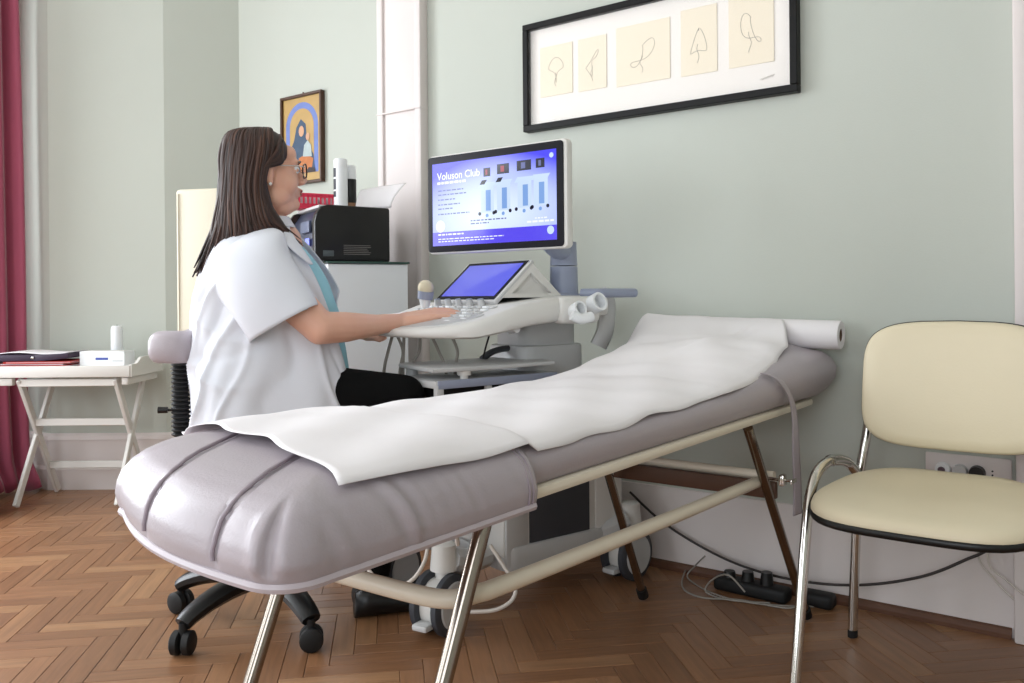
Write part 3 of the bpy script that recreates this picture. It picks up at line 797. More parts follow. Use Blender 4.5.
for sx in (-1, 1):
    tri = [(-.155, .945), (-.03, 1.058), (.10, .945)]
    a = [(sx * .172 - .005, y, z) for y, z in tri]; b = [(sx * .15 - .005, y, z) for y, z in tri]
    ins = [(-.105, .958), (-.03, 1.022), (.055, .958)]
    c_ = [(sx * .172 - .005, y, z) for y, z in ins]; d_ = [(sx * .155 - .005, y, z) for y, z in ins]
    vs = a + c_ + d_ + b
    fs = []
    for i in range(3):
        k = (i + 1) % 3; fs += [(i, k, 3 + k, 3 + i), (3 + i, 3 + k, 6 + k, 6 + i), (i, k, 9 + k, 9 + i)]
    fs.append((6, 7, 8)); fs.append((9, 10, 11)); h = G(); h.add(vs, fs); h.build('panel_cheek', M_MACH, tp, 30)
h = G()
pf = crom([(0, -.032, 1.058), (0, .0, 1.033), (0, .07, .972), (0, .10, .958), (0, .20, .955), (0, .27, .957)], 5)
h.grid(lambda u, v: Vector((lerp(-.172, .165, v), pf[round(u * (len(pf) - 1))].y, pf[round(u * (len(pf) - 1))].z)), len(pf) - 1, 4)
o = h.build('shroud', M_MACHB, us, 60); md = o.modifiers.new('t', 'SOLIDIFY'); md.thickness = .012
h = G(); h.box((0, .15, .915), (.40, .26, .07), .02); h.build('rear_housing', M_MACH, us)
h = G()                                       # rear push handle
h.tube(crom([(.19, .16, .957), (.235, .19, .957), (.235, .25, .957), (.232, .36, .957)], 5), .015, 12); h.build('push_handle', M_MACHB, us)
h = G(); h.tube(crom([(.17, .27, .945), (.17, .29, .93), (.165, .29, .84), (.15, .27, .78)], 6), .022, 10, flat=1.6); h.build('rear_arm', M_MACHG, us)
# probe holders on the right flank
h = G(); h.box((.24, .09, .905), (.06, .17, .085), .02, 3); ph = h.build('probe_holder', M_MACH, us)
for (y, z, r) in ((.135, .925, .030), (.055, .905, .024)):
    q = G(); q.lathe([(r * .75, -.018), (r, -.02), (r, .02), (r * .75, .02), (r * .7, -.012)], 20, Matrix.Translation((.285, y, z)) @ Matrix.Rotation(math.radians(70), 4, 'Y')); q.build('holder_cup', M_CANW, ph)
q = G(); q.tube(crom([(.30, .02, .89), (.31, .05, .878), (.31, .09, .885)], 4), .016, 12); q.build('holder_clip', M_CANW, ph)
# hanging leads
for k, (a, b, c_) in enumerate(((384, 350, 392), (400, 372, 398), (403, 372, 404), (410, 380, 420), (446, 372, 432), (455, 372, 452))):
    p0 = P(c_, 337, 2.62); p1 = P((a + c_) / 2 + (k % 2) * 4, 352, 2.63); p2 = P(a, 372, 2.63); p3 = P(a - 2 + k, 420, 2.66)
    q = G(); q.tube([mloc(v) for v in crom([p0, p1, p2, p3], 8)], .005, 8); q.build('probe_lead', M_CABLEG, us)
q = G(); q.tube([mloc(v) for v in crom([P(489, 336, 2.6), P(486, 346, 2.62), P(483, 358, 2.65)], 6)], .003, 6); q.build('probe_lead', M_BLACKP, us)
q = G(); q.tube([mloc(v) for v in crom([FZ(455, 528, .35), FZ(458, 545, .30)], 4)], .006, 6); q.build('floor_lead', M_CABLEW, us)
for pts in ([P(428, 540, 2.35), P(425, 560, 2.33), P(412, 580, 2.32), P(390, 588, 2.32), P(375, 578, 2.34), P(362, 560, 2.36)], [P(490, 545, 2.38), P(503, 565, 2.36), P(515, 585, 2.34), P(512, 600, 2.33), P(495, 610, 2.32), P(470, 612, 2.32)]):
    q = G(); q.tube([mloc(v) for v in crom(pts, 8)], .0055, 8); q.build('trailing_lead', M_CABLEW, us)
# monitor: parallel to the wall
mn = bpy.data.objects.new('monitor', None)
WX0, WX1, WZ0, WZ1, WY_ = -1.952, -1.404, 1.099, 1.420, 2.15
mw, mh = WX1 - WX0, WZ1 - WZ0
MM = Matrix.Translation(((WX0 + WX1) / 2, WY_, (WZ0 + WZ1) / 2))
inv = (Matrix.Translation((MX, MY, 0)) @ Matrix.Rotation(MR, 4, 'Z')).inverted()
ML = inv @ MM                                # monitor frame in machine coordinates
h = G(); h.prism(rrect(-mw / 2 - .004, mw / 2 + .012, -mh / 2 - .006, mh / 2 + .006, .016), 0, .034, .008, ML @ Matrix.Rotation(math.pi / 2, 4, 'X') @ Matrix.Translation((0, 0, -.034)))
mo = h.build('monitor', M_MACH, us)
h = G(); h.prism(rrect(-mw / 2, mw / 2, -mh / 2, mh / 2, .012), 0, .004, .001, ML @ Matrix.Rotation(math.pi / 2, 4, 'X')); h.build('monitor_bezel', M_BEZEL, mo)
SX0, SX1, SZ0, SZ1 = -mw / 2 + .021, mw / 2 - .024, -mh / 2 + .021, mh / 2 - .024
def scr(name, x0, x1, z0, z1, m, lay, skew=0):
    q = G(); y = -.0045 - .0003 * lay
    q.add([(x0, y, z0), (x1, y, z0), (x1 + skew, y, z1), (x0 + skew, y, z1)], [(0, 1, 2, 3)], ML); return q
def smat(name, col, e): 
    m = mat(name, (10, 10, 14), .15); b = m.node_tree.nodes['Principled BSDF']; b.inputs['Emission Color'].default_value = lin(col); b.inputs['Emission Strength'].default_value = e; return m
# screen picture: blue corners fading to a pale glow
m = mat('screen_picture', (10, 10, 16), .12); nt = m.node_tree; b = nt.nodes['Principled BSDF']
tc = nt.nodes.new('ShaderNodeTexCoord'); mp = nt.nodes.new('ShaderNodeMapping'); nt.links.new(tc.outputs['Generated'], mp.inputs[0])
mp.inputs['Location'].default_value = (-.62, -.5, -.42); mp.inputs['Scale'].default_value = (1.15, 0.001, 1.25)
gr = nt.nodes.new('ShaderNodeVectorMath'); gr.operation = 'LENGTH'; nt.links.new(mp.outputs[0], gr.inputs[0])
rp = nt.nodes.new('ShaderNodeValToRGB'); nt.links.new(gr.outputs['Value'], rp.inputs[0])
e = rp.color_ramp.elements; e[0].position = .42; e[0].color = lin((226, 242, 255)); e[1].position = 1.0; e[1].color = lin((70, 66, 238))
k = e.new(.74); k.color = lin((176, 190, 252))
nt.links.new(rp.outputs[0], b.inputs['Emission Color']); b.inputs['Emission Strength'].default_value = 1.1
sc_ = scr('screen', SX0, SX1, SZ0, SZ1, m, 0).build('screen', m, mo, 0)
S_BAND = smat('screen_band', (92, 78, 246), .9); S_W = smat('screen_white', (244, 248, 255), 1.0); S_G = smat('screen_grey', (120, 128, 190), .7)
S_D = smat('screen_dark', (34, 34, 60), .6); S_R = smat('screen_red', (190, 70, 90), .7); S_L = smat('screen_lightblue', (130, 170, 232), .9); S_P = smat('screen_pale', (206, 226, 250), .95)
bh = (SZ1 - SZ0) * .165
scr('band', SX0, SX1, SZ0, SZ0 + bh, S_BAND, 1).build('screen_band', S_BAND, sc_, 0)
def U(u): return lerp(SX0, SX1, u)
def V(v): return lerp(SZ0, SZ1, v)
g = G()
rot3 = (math.pi / 2, 0, -MR)
def stext(body, u, v, size, m, bold=0.0):
    p = ML @ Vector((U(u), -.0058, V(v))); return text('screen_text', body, size, m, sc_, p, rot3, .0001, bold)
stext('Voluson Club', .045, .80, .0335, S_W, .0006)
def bars(name, m, rows, lay=2):
    for u0, u1, v, t in rows:
        u = u0; q = G()
        while u < u1:
            w = random.uniform(.012, .04); w = min(w, u1 - u)
            y = -.0045 - .0003 * lay
            q.add([(U(u), y, V(v)), (U(u + w), y, V(v)), (U(u + w), y, V(v) + t), (U(u), y, V(v) + t)], [(0, 1, 2, 3)], ML); u += w + .008
        q.build(name, m, sc_, 0)
bars('screen_text_lines', S_W, [(.045, .30, .745, .008)])
bars('screen_text_lines', S_G, [(.05, .27, .66, .004), (.05, .30, .61, .004), (.05, .20, .55, .004), (.05, .24, .49, .004), (.05, .18, .44, .004), (.05, .32, .375, .004), (.33, .62, .27, .004), (.33, .48, .235, .004)])
bars('screen_text_lines', S_W, [(.05, .27, .125, .005), (.05, .60, .075, .003), (.05, .52, .045, .003), (.78, .98, .205, .006), (.84, .93, .245, .004)])
def rect(name, u0, u1, v0, v1, m, lay, skew=0): return scr(name, U(u0), U(u1), V(v0), V(v1), m, lay, skew).build(name, m, sc_, 0)
def dot(name, u, v, r, m, lay):
    q = G(); y = -.0045 - .0003 * lay; q.add([(U(u) + r * math.cos(2 * math.pi * k / 20), y, V(v) + r * math.sin(2 * math.pi * k / 20)) for k in range(20)], [tuple(range(20))], ML); q.build(name, m, sc_, 0)
dot('screen_badge', .07, .235, .020, S_W, 2); dot('screen_badge', .955, .11, .013, S_P, 2); dot('screen_badge', .965, .935, .008, S_P, 2)
for i, (u, v, w, hh) in enumerate(((.44, .78, .055, .10), (.55, .79, .095, .115), (.705, .80, .11, .115), (.85, .81, .065, .105))):
    rect('pictured_screen', u, u + w, v, v + hh, S_D, 3)
    rect('pictured_scan', u + w * .3, u + w * .6, v + hh * .2, v + hh * .8, S_R if i < 2 else S_G, 4)
    cx = u + w * .5
    rect('pictured_console', cx - .075, cx + .05, v - .13, v - .07, S_P, 3, .012)
    if i < 2: rect('pictured_touch', cx - .06, cx - .02, v - .09, v - .04, S_D, 4, .01)
    rect('pictured_body', cx - .05, cx + .055, v - .42, v - .12, S_P, 2)
    rect('pictured_panel', cx - .01, cx + .03, v - .40, v - .16, S_L, 4)
    for du, dv in ((-.06, -.43), (.0, -.455), (.055, -.43)): dot('pictured_wheel', cx + du, v + dv, .006, S_D if du else S_L, 5)
# monitor arm
h = G()
pa_ = inv @ Vector((-1.50, 2.19, 1.13)); pc_ = inv @ Vector((-1.53, 2.36, 1.10))
h.box(tuple(inv @ Vector((-1.60, 2.20, 1.22))), (.16, .05, .12), .01, 2); 
h.tube(crom([tuple(pa_), tuple((pa_ + pc_) / 2 + Vector((0, 0, -.02))), tuple(pc_)], 5), .03, 14, flat=.9)
h.build('monitor_arm', M_MACHB, us)
h = G(); c0 = inv @ Vector((-1.535, 2.345, 0))
h.cyl((c0.x, c0.y, .93), (c0.x, c0.y, 1.045), .048, .045, 22); h.cyl((c0.x, c0.y, 1.048), (c0.x, c0.y, 1.125), .045, .042, 22); h.build('swivel_post', M_MACHB, us)
# probe standing in the far left holder
pt = P(425, 292, 2.66)
pr_ = thing('ultrasound_probe', 'white ball-ended ultrasound probe with blue collar standing on the console', 'probe', (pt.x, pt.y, .915))
h = G(); h.cyl((0, 0, 0), (0, 0, .03), .013, .019, 16); h.build('grip', M_CANW, pr_)
h = G(); h.cyl((0, 0, .028), (.004, 0, .052), .024, .025, 20); h.build('collar', M_MACHB, pr_)
h = G(); h.sphere((.003, 0, .062), (.025, .025, .026)); h.build('lens', M_CREAM, pr_)
# sheet of paper on the keyboard
h = G()
q0, q1, q2, q3 = [Vector((-.215, -.37, 0)), Vector((-.03, -.415, 0)), Vector((.015, -.33, 0)), Vector((-.19, -.275, 0))]
def pap(u, v):
    p = q0.lerp(q1, u).lerp(q3.lerp(q2, u), v); p.z = top_z(p.y) + .012 + .014 * (1 - v) * (1 - u) + .002 * math.sin(u * 5); return (Matrix.Translation((MX, MY, 0)) @ Matrix.Rotation(MR, 4, 'Z')) @ p
h.grid(pap, 10, 8); o = h.build('paper_note', M_PAPER, None, 180); md = o.modifiers.new('t', 'SOLIDIFY'); md.thickness = .002
tag(o, 'blank white paper sheet lying on the ultrasound keyboard by the hand', 'paper')

# ------------------------------------------------------------------ cabinet, printer and what stands on it
def camrot(ang_deg): return YAW + math.radians(ang_deg)     # angle measured from the picture plane
cb_ang = camrot(30)
rr_ = cw(-.412, 3.37)                          # rear right corner
cabL, cabW, cabH = .325, .44, 1.088
cab = thing('cabinet', 'white cabinet with dark green glass top beside the pilaster', 'cabinet', (rr_.x, rr_.y, 0), cb_ang)
# local: x towards the rear along the visible side (front at -x), y away from the camera
h = G(); h.box((-cabL / 2, cabW / 2, .05 + (cabH - .06) / 2), (cabL, cabW, cabH - .06), .003); h.build('body', M_GREYCAB, cab)
h = G(); h.box((-cabL / 2, cabW / 2, .025), (cabL - .04, cabW - .04, .05)); h.build('plinth', M_MACHD, cab)
h = G(); h.box((-cabL / 2, cabW / 2, cabH - .004), (cabL + .012, cabW + .012, .008), .001); h.build('glass_top', M_GLASS, cab)
for k in range(2):
    h = G(); h.box((-cabL - .009, cabW / 2 + (k - .5) * (cabW / 2), .56), (.018, cabW / 2 - .004, .98), .003); d_ = h.build('door', M_GREYCAB, cab)
    h = G(); h.cyl((-cabL - .03, cabW / 2 + (k - .5) * .05, .52), (-cabL - .03, cabW / 2 + (k - .5) * .05, .64), .005); h.build('handle', M_STEEL, d_)
CT = cabH
pl_ = P(350, 263, 3.2)
prn = thing('printer', 'black desktop printer with navy front panel on the cabinet', 'printer', (rr_.x - .018 * math.cos(cb_ang), rr_.y - .018 * math.sin(cb_ang), CT), cb_ang)
# side outline in (x, z): front at -x, rounded top front corner
so = [(-.005 - .325, .0), (-.055, .0), (-.05, .006), (-.05, .205), (-.055, .212), (-.30, .216), (-.325, .208), (-.345, .18), (-.352, .15), (-.352, .02), (-.345, .0)]
h = G(); h.prism([(x + .0, z) for x, z in so], .015, .055, .006, Matrix(((1, 0, 0, 0), (0, 0, 1, 0), (0, 1, 0, 0), (0, 0, 0, 1)))); h.build('side_panel', M_BLACKB, prn)
h = G(); h.prism([(-.34, 0), (-.06, 0), (-.06, .20), (-.30, .205), (-.33, .16), (-.35, .1), (-.35, .0)], .055, .38, .006, Matrix(((1, 0, 0, 0), (0, 0, 1, 0), (0, 1, 0, 0), (0, 0, 0, 1)))); pb_ = h.build('body', M_NAVY, prn)
h = G(); h.prism(so, .38, .41, .006, Matrix(((1, 0, 0, 0), (0, 0, 1, 0), (0, 1, 0, 0), (0, 0, 0, 1)))); h.build('side_panel', M_BLACKB, prn)
h = G(); h.box((-.352, .13, .135), (.012, .11, .045), .004); cp_ = h.build('control_panel', mat('panel_blue_grey', (92, 100, 126), .35), prn)
h = G(); h.box((-.359, .09, .075), (.004, .05, .03), .002); h.build('display', mat('display_glow', (120, 130, 230), .3, emit=.6), prn)
h = G(); h.box((-.30, .0135, .03), (.042, .003, .022), .001); h.build('badge', mat('badge_grey', (84, 92, 96), .4), prn)
h = G()
for k in range(6):
    w = (.105, .11, .10, .095, .11, .108)[k]; h.box((-.24 + w / 2 + .0, .0143, .028 + k * .0068), (w, .0012, .0022))
o = h.build('label_text_lines', mat('label_print', (120, 116, 114), .6), prn, 0); o['kind'] = 'stuff'
h = G(); h.box((-.20, .22, .214), (.24, .30, .012), .004); h.build('lid', M_MACHG, prn)
# curled sheet standing out of the printer's rear feeder
h = G()
def cur(u, v):
    x = lerp(-.15, -.035, u) + .052 * v ** 1.5 * (.5 + u * .6) ; y = lerp(.18, .07, u)
    return Vector((x, y - .03 * v * (u - .3) + .02 * math.sin(u * 2.4), .222 + .10 * (v ** .9) * (1 - .10 * (1 - u)) - .012 * (1 - u) ** 2 * v))
h.grid(cur, 16, 12, Matrix.Translation((rr_.x, rr_.y, CT)) @ Matrix.Rotation(cb_ang, 4, 'Z')); o = h.build('printer_sheet', M_PAPER, None, 180)
md = o.modifiers.new('t', 'SOLIDIFY'); md.thickness = .0012
tag(o, 'curled white paper sheet standing at the back of the printer', 'paper')
def on_printer(x, y, z): return (Matrix.Translation((rr_.x, rr_.y, CT)) @ Matrix.Rotation(cb_ang, 4, 'Z')) @ Vector((x, y, z))
p = on_printer(-.205, .20, .222)
b1 = thing('spray_can', 'tall white spray can with dark label strip on the printer', 'spray can', p)
h = G(); h.lathe([(.0265, 0), (.028, .004), (.028, .155), (.026, .162), (.027, .165), (.027, .195), (.024, .2), (.001, .2)], 24); h.build('can', M_CANW, b1)
for k, (z0, z1) in enumerate(((.125, .162), (.075, .118), (.045, .068))):
    h = G(); h.grid(lambda u, v: Vector((.0285 * math.cos(math.radians(lerp(178, 240, u)) + YAW - cb_ang + cb_ang), .0285 * math.sin(math.radians(lerp(178, 240, u)) + YAW), lerp(z0, z1, v))), 10, 2); h.build('print_block', mat('dark_print_%d' % k, (40, 42, 52), .5), b1)
p = on_printer(-.155, .225, .222)
b2 = thing('spray_can', 'shorter spray can with black body and white cap on the printer', 'spray can', p)
h = G(); h.lathe([(.023, .0), (.024, .003), (.024, .122), (.022, .128), (.001, .128)], 24); h.build('can', M_BLACKB, b2)
h = G(); h.lathe([(.0235, .122), (.0235, .15), (.0225, .155), (.0215, .175), (.019, .18), (.001, .18)], 24); h.build('cap', M_CANW, b2)
h = G(); h.lathe([(.0242, .012), (.0242, .026)], 24); h.build('gold_band', mat('gold_band', (150, 110, 80), .4), b2)
p = on_printer(-.29, .30, .222)
bk_ = thing('letter_tray', 'red slotted plastic tray behind the spray cans on the printer', 'tray', p, cb_ang)
h = G(); W_, D_, H_ = .16, .10, .062
h.box((0, 0, .003), (W_, D_, .006), .001); h.box((0, -D_ / 2, .010), (W_, .004, .02)); h.box((0, -D_ / 2, H_ - .008), (W_, .004, .016)); h.box((0, D_ / 2, H_ / 2), (W_, .004, H_))
for s in (-1, 1): h.box((s * W_ / 2, 0, H_ / 2), (.004, D_, H_))
for k in range(9): h.box((-W_ / 2 + .01 + k * (W_ - .02) / 8, -D_ / 2, H_ / 2), (.007, .004, H_ - .01))
h.build('slotted_box', M_RED, bk_, 30)
h = G()
for k in range(5): h.box((-.06 + k * .03, 0, .03), (.022, .08, .045), .002)
o = h.build('card_index', M_PAPER, bk_, 30); o['kind'] = 'stuff'

# ------------------------------------------------------------------ pictures
def lines(name, m, pls, parent, y, r=.0012):
    for pl in pls:
        q = G(); q.tube([(a, y, b) for a, b in pl], r, 5); q.build(name, m, parent)
px0, px1, pz0, pz1 = -1.927, -.868, 1.583, 1.996
pic = thing('framed_picture', 'long black-framed picture with five small cream drawings', 'picture', ((px0 + px1) / 2, YB, (pz0 + pz1) / 2))
pw_, ph_ = px1 - px0, pz1 - pz0
def frame(parent, w, hh, t, dep, m):
    for nm, c_, d_ in (('frame_rail', (0, -dep / 2, hh / 2 - t / 2), (w, dep, t)), ('frame_rail', (0, -dep / 2, -hh / 2 + t / 2), (w, dep, t)), ('frame_stile', (-w / 2 + t / 2, -dep / 2, 0), (t, dep, hh - 2 * t)), ('frame_stile', (w / 2 - t / 2, -dep / 2, 0), (t, dep, hh - 2 * t))):
        q = G(); q.box(c_, d_, .002, 1); q.build(nm, m, parent)
frame(pic, pw_, ph_, .024, .036, M_FRAME)
h = G(); h.box((0, -.010, 0), (pw_ - .04, .006, ph_ - .04)); h.build('mount', M_MAT, pic, 0)
iw, ih = pw_ - .048, ph_ - .048
cards = [(.045, .19, .28, .80), (.215, .335, .27, .80), (.375, .585, .25, .83), (.625, .755, .24, .86), (.795, .945, .24, .90)]
for i, (u0, u1, v0, v1) in enumerate(cards):
    x0, x1 = -iw / 2 + iw * u0, -iw / 2 + iw * u1; z0, z1 = -ih / 2 + ih * v0, -ih / 2 + ih * v1
    h = G(); h.box(((x0 + x1) / 2, -.0145, (z0 + z1) / 2), (x1 - x0, .003, z1 - z0), .0006, 1); cd_ = h.build('drawing_card', M_CARD, pic)
    cx, cz, w, t = (x0 + x1) / 2, (z0 + z1) / 2, x1 - x0, z1 - z0
    # plain loose pencil loops, generic stand-ins for the small drawings
    loop = [(cx + w * (.16 * math.sin(a * 1.0 + i) + .10 * math.sin(2 * a + i * 2)), cz + t * (.20 * math.cos(a) + .05 * math.cos(3 * a + i))) for a in [k * .22 for k in range(30)]]
    tail = [(cx + w * (-.02 + .03 * math.sin(k * .9 + i)), cz - t * (.05 + .035 * k)) for k in range(9)]
    lines('pencil_line', M_INK, [loop, tail], cd_, -.0162, .0007)
h = G(); h.tube([(iw * .40 + k * .0035, -.0138, -ih * .405 + .004 * math.sin(k * 2.1) + k * .0007) for k in range(14)], .0007, 5); h.build('pencil_line', M_INK, pic)
M_PG = mat('picture_glass', (255, 255, 255), .04, alpha=.06, spec=.6)
h = G(); h.box((0, -.024, 0), (pw_ - .046, .002, ph_ - .046)); h.build('glass_pane', M_PG, pic, 0)
ic = thing('icon_painting', 'small gilt devotional panel in brown frame above the printer', 'painting', ((-3.41 - 3.107) / 2, YB, (1.932 + 1.498) / 2))
iw, ih = .303, .434
frame(ic, iw, ih, .014, .026, M_ICONF)
h = G(); h.box((0, -.008, 0), (iw - .02, .012, ih - .02)); pan = h.build('gold_panel', M_GOLD, ic, 0)
def flat(name, pts, m, lay):
    q = G(); y = -.0145 - .0008 * lay; q.add([(x, y, z) for x, z in pts], [tuple(range(len(pts)))]); return q.build(name, m, pan, 0)
def ell(cx, cz, rx, rz, n=28, a0=0, a1=360): return [(cx + rx * math.cos(math.radians(lerp(a0, a1, k / (n - 1 if a1 - a0 < 360 else n)))), cz + rz * math.sin(math.radians(lerp(a0, a1, k / (n - 1 if a1 - a0 < 360 else n))))) for k in range(n)]
I_BL = mat('icon_blue', (120, 140, 204), .6, var=.3, vscale=30); I_SL = mat('icon_slate', (70, 92, 118), .6, var=.4, vscale=40); I_OR = mat('icon_orange', (206, 126, 72), .6, var=.4, vscale=40); I_SK = mat('icon_flesh', (206, 160, 128), .6); I_PA = mat('icon_pale', (186, 200, 200), .6, var=.3, vscale=40); I_DK = mat('icon_dark', (58, 48, 50), .6)
flat('arch', ell(.0, .06, .118, .118, 28, 0, 180) + [(-.118, -.165), (.118, -.165)], I_BL, 0)
flat('arch_field', ell(.0, .06, .088, .088, 28, 0, 180) + [(-.088, -.165), (.088, -.165)], M_GOLD, 1)
flat('robe', [(-.105, -.165), (-.09, -.06), (-.055, .0), (-.038, .06), (-.005, .098), (.03, .07), (.036, .02), (.05, -.03), (.085, -.08), (.095, -.165)], I_SL, 2)
flat('robe_fold', [(-.03, -.15), (-.02, -.09), (.03, -.075), (.085, -.10), (.075, -.14), (.03, -.165)], I_OR, 3)
flat('figure_face', ell(.0, .038, .019, .026), I_SK, 4)
flat('child_robe', [(.01, -.085), (.02, -.03), (.045, -.01), (.07, -.035), (.075, -.09)], I_PA, 4)
flat('child_face', ell(.047, .008, .014, .018), I_SK, 5)
flat('throne_base', [(.03, -.165), (.05, -.14), (.095, -.145), (.1, -.165)], I_DK, 4)
h = G(); h.tube([(0.0, -.004, ih / 2 - .004), (.0, -.004, ih / 2 + .012)], .004, 8); h.build('hanger', M_ICONF, ic)

# ------------------------------------------------------------------ tray table and what is on it
tt = cw(-1.737, 3.86)                          # front right corner on the floor
tb = thing('tray_table', 'white folding tray table on crossed legs by the curtain', 'table', (tt.x, tt.y, 0), YAW)
# local: x along the picture plane (left negative), y away
TWd, TD, TZ = .655, .345, .604
h = G(); h.box((-TWd / 2, TD / 2, TZ + .026), (TWd, TD, .014), .002); h.build('tray_bottom', M_TABLE, tb)
h = G(); h.box((-TWd / 2, 0, TZ + .020), (TWd, .014, .052), .003); h.build('tray_side', M_TABLE, tb)
h = G(); h.box((-TWd / 2, TD, TZ + .020), (TWd, .014, .052), .003); h.build('tray_side', M_TABLE, tb)
for x in (0, -TWd):
    n = 24; rim = [(TD * k / n, .046 + .028 * sstep(.15, .32, k / n) * (1 - sstep(.68, .85, k / n)) + .004) for k in range(n + 1)]
    out = [(y, z) for y, z in rim] + [(TD, -.006), (0, -.006)]
    h = G(); h.prism([(y, TZ + z) for y, z in out], -.007, .007, 0, Matrix(((0, 0, 1, x), (1, 0, 0, 0), (0, 1, 0, 0), (0, 0, 0, 1)))); h.build('tray_end', M_TABLE, tb)
def bar(name, a, b, w, t):
    a, b = Vector(a), Vector(b); q = G(); d_ = (b - a); L_ = d_.length; z = d_.normalized(); x = Vector((1, 0, 0)); x = (x - z * x.dot(z))
    x = x.normalized() if x.length > .1 else Vector((0, 1, 0)); y = z.cross(x)
    m_ = Matrix(((x.x, y.x, z.x, a.x), (x.y, y.y, z.y, a.y), (x.z, y.z, z.z, a.z), (0, 0, 0, 1)))
    q.box((0, 0, L_ / 2), (w, t, L_), .003, 1, m_); return q.build(name, M_TABLE, tb)
for xo, xi in ((-.515, -.495), (-.075, -.095)):
    bar('leg', (xo, .02, .59), (xo, .34, .012), .018, .036)
    bar('leg', (xi - .018 if xi < -.3 else xi + .018, .325, .59), (xi - .03 if xi < -.3 else xi + .03, .0, .012), .018, .036)
for y, z in ((.022, .572), (.14, .375), (.262, .152)): bar('stretcher', (-.515, y, z), (-.075, y, z), .016, .034)
h = G(); h.box((-.6, .02, .578), (.12, .03, .034), .004); h.build('support_rail', M_TABLE, tb)
h = G(); h.box((-.03, TD / 2, .578), (.03, TD - .02, .034), .004); h.build('support_rail', M_TABLE, tb)
def on_table(x, y, z): return (Matrix.Translation((tt.x, tt.y, 0)) @ Matrix.Rotation(YAW, 4, 'Z')) @ Vector((x, y, z))
TT = TZ + .0332
bxo = thing('medicine_box', 'small white carton with blue printed label on the tray table', 'box', on_table(-.165, .13, TT), YAW - .06)
h = G(); h.box((0, 0, .036), (.215, .095, .072), .002, 1); h.build('carton', M_CANW, bxo)
h = G(); h.box((.0, -.0478, .038), (.060, .001, .011)); h.build('label_block', M_BLUE, bxo, 0)
h = G(); h.box((.075, -.0478, .028), (.05, .001, .006)); h.build('label_line', M_MACHG, bxo, 0)
h = G(); h.box((.0, .0, .0725), (.205, .085, .001)); h.build('lid_flap', M_MACH, bxo, 0)
cn = thing('candle', 'tall white candle standing behind the carton on the tray table', 'candle', on_table(-.175, .25, TT))
h = G(); h.lathe([(.026, 0), (.0275, .004), (.0275, .165), (.026, .176), (.022, .185), (.018, .18), (.001, .175)], 24); h.build('wax', M_CANW, cn)
h = G(); h.cyl((0, 0, .175), (0, .001, .192), .0015, .001, 6); h.build('wick', M_BLACKP, cn)
red = mat('red_folder', (198, 60, 64), .5)
specs = [('thin red folder at the bottom of the pile on the tray table', red, -.475, .15, 0, .32, .22, .012, .02), ('pink folder second from the bottom of the pile', mat('pink_folder', (190, 96, 100), .5), -.48, .155, .0125, .31, .215, .009, -.03), ('bright red folder sticking out beneath the purple binder', mat('bright_red', (226, 70, 66), .5), -.452, .14, .022, .30, .2, .008, .05)]
for lb, m_, x, y, z, a, b_, c_, rz in specs:
    f_ = thing('folder', lb, 'folder', on_table(x, y, TT + z), YAW + rz, 'folders on the tray table')
    h = G(); h.box((0, 0, .001), (a, b_, .002), .0008, 1); h.box((0, 0, c_ - .001), (a, b_, .002), .0008, 1); h.box((-a / 2 + .001, 0, c_ / 2), (.002, b_, c_), .0008, 1); h.build('cover', m_, f_)
    h = G(); h.box((.004, 0, c_ / 2), (a - .014, b_ - .01, c_ - .005)); h.build('pages', M_PAPER, f_, 0)
bn = thing('binder', 'open dark purple binder with white pages on the folder pile', 'binder', on_table(-.462, .155, TT + .0305), YAW + .03, 'folders on the tray table')
h = G()
h.box((-.10, 0, .016), (.20, .23, .030), .004, 2); h.build('cover', M_PURPLE, bn)
h = G(); h.prism([(0, 0), (.155, .014), (.155, .036), (0, .030)], -.115, .115, .002, Matrix(((1, 0, 0, .0), (0, 0, 1, 0), (0, 1, 0, 0), (0, 0, 0, 1)))); h.build('cover', M_PURPLE, bn)
h = G(); h.grid(lambda u, v: Vector((lerp(-.19, .145, u), lerp(-.09, .105, v), .036 + .006 * math.sin(u * math.pi * 2) + .006 * u)), 20, 6); o = h.build('page', M_PAPER, bn, 180)
md = o.modifiers.new('t', 'SOLIDIFY'); md.thickness = .004; md.offset = -1
h = G(); h.box((-.006, -.117, .018), (.012, .004, .012), .002); h.build('clasp', M_CHROME, bn)

# ------------------------------------------------------------------ curtain
cp0 = P(16, 300, 4.25)
h = G()
def curt(u, v):
    # u along the wall towards the camera, v from floor to top
    z = lerp(.0, 3.05, v)
    spread = interp([(0, 1.22), (.05, 1.12), (.2, 1.04), (1, 1.0)], v)
    fold = math.sin(u * 46 + .6 * math.sin(v * 3)) * .035 * (1 - .25 * v) + .014 * math.sin(u * 17 + v * 4)
    push = .10 * (1 - sstep(0, .10, v)) ** 2
    y = cp0.y + .02 * (1 - v) - u * .62 + (.03 * (spread - 1) * 6)
    x = cp0.x + .03 + fold + push * (.6 + .4 * math.sin(u * 30))
    if v < .05: z += .012 * math.sin(u * 50) * (1 - v / .05) + .02 * (1 - v / .05)
    return Vector((x, y, max(z, .01)))
h.grid(curt, 120, 60); o = h.build('curtain', M_CURT, None, 180); md = o.modifiers.new('t', 'SOLIDIFY'); md.thickness = .004
tag(o, 'maroon floor-length curtain gathered at the left edge', 'curtain')
bg = FZ(-30, 514); h = G()
h.loft([[Vector((bg.x + .16 * math.cos(a) * k, bg.y + .09 * math.sin(a) * k * (1 + .1 * math.sin(3 * a)), z)) for a in [2 * math.pi * i / 24 for i in range(24)]] for k, z in ((.75, 0), (.95, .02), (1.0, .12), (.85, .22), (.6, .29), (.2, .31), (.02, .312))], True, True)
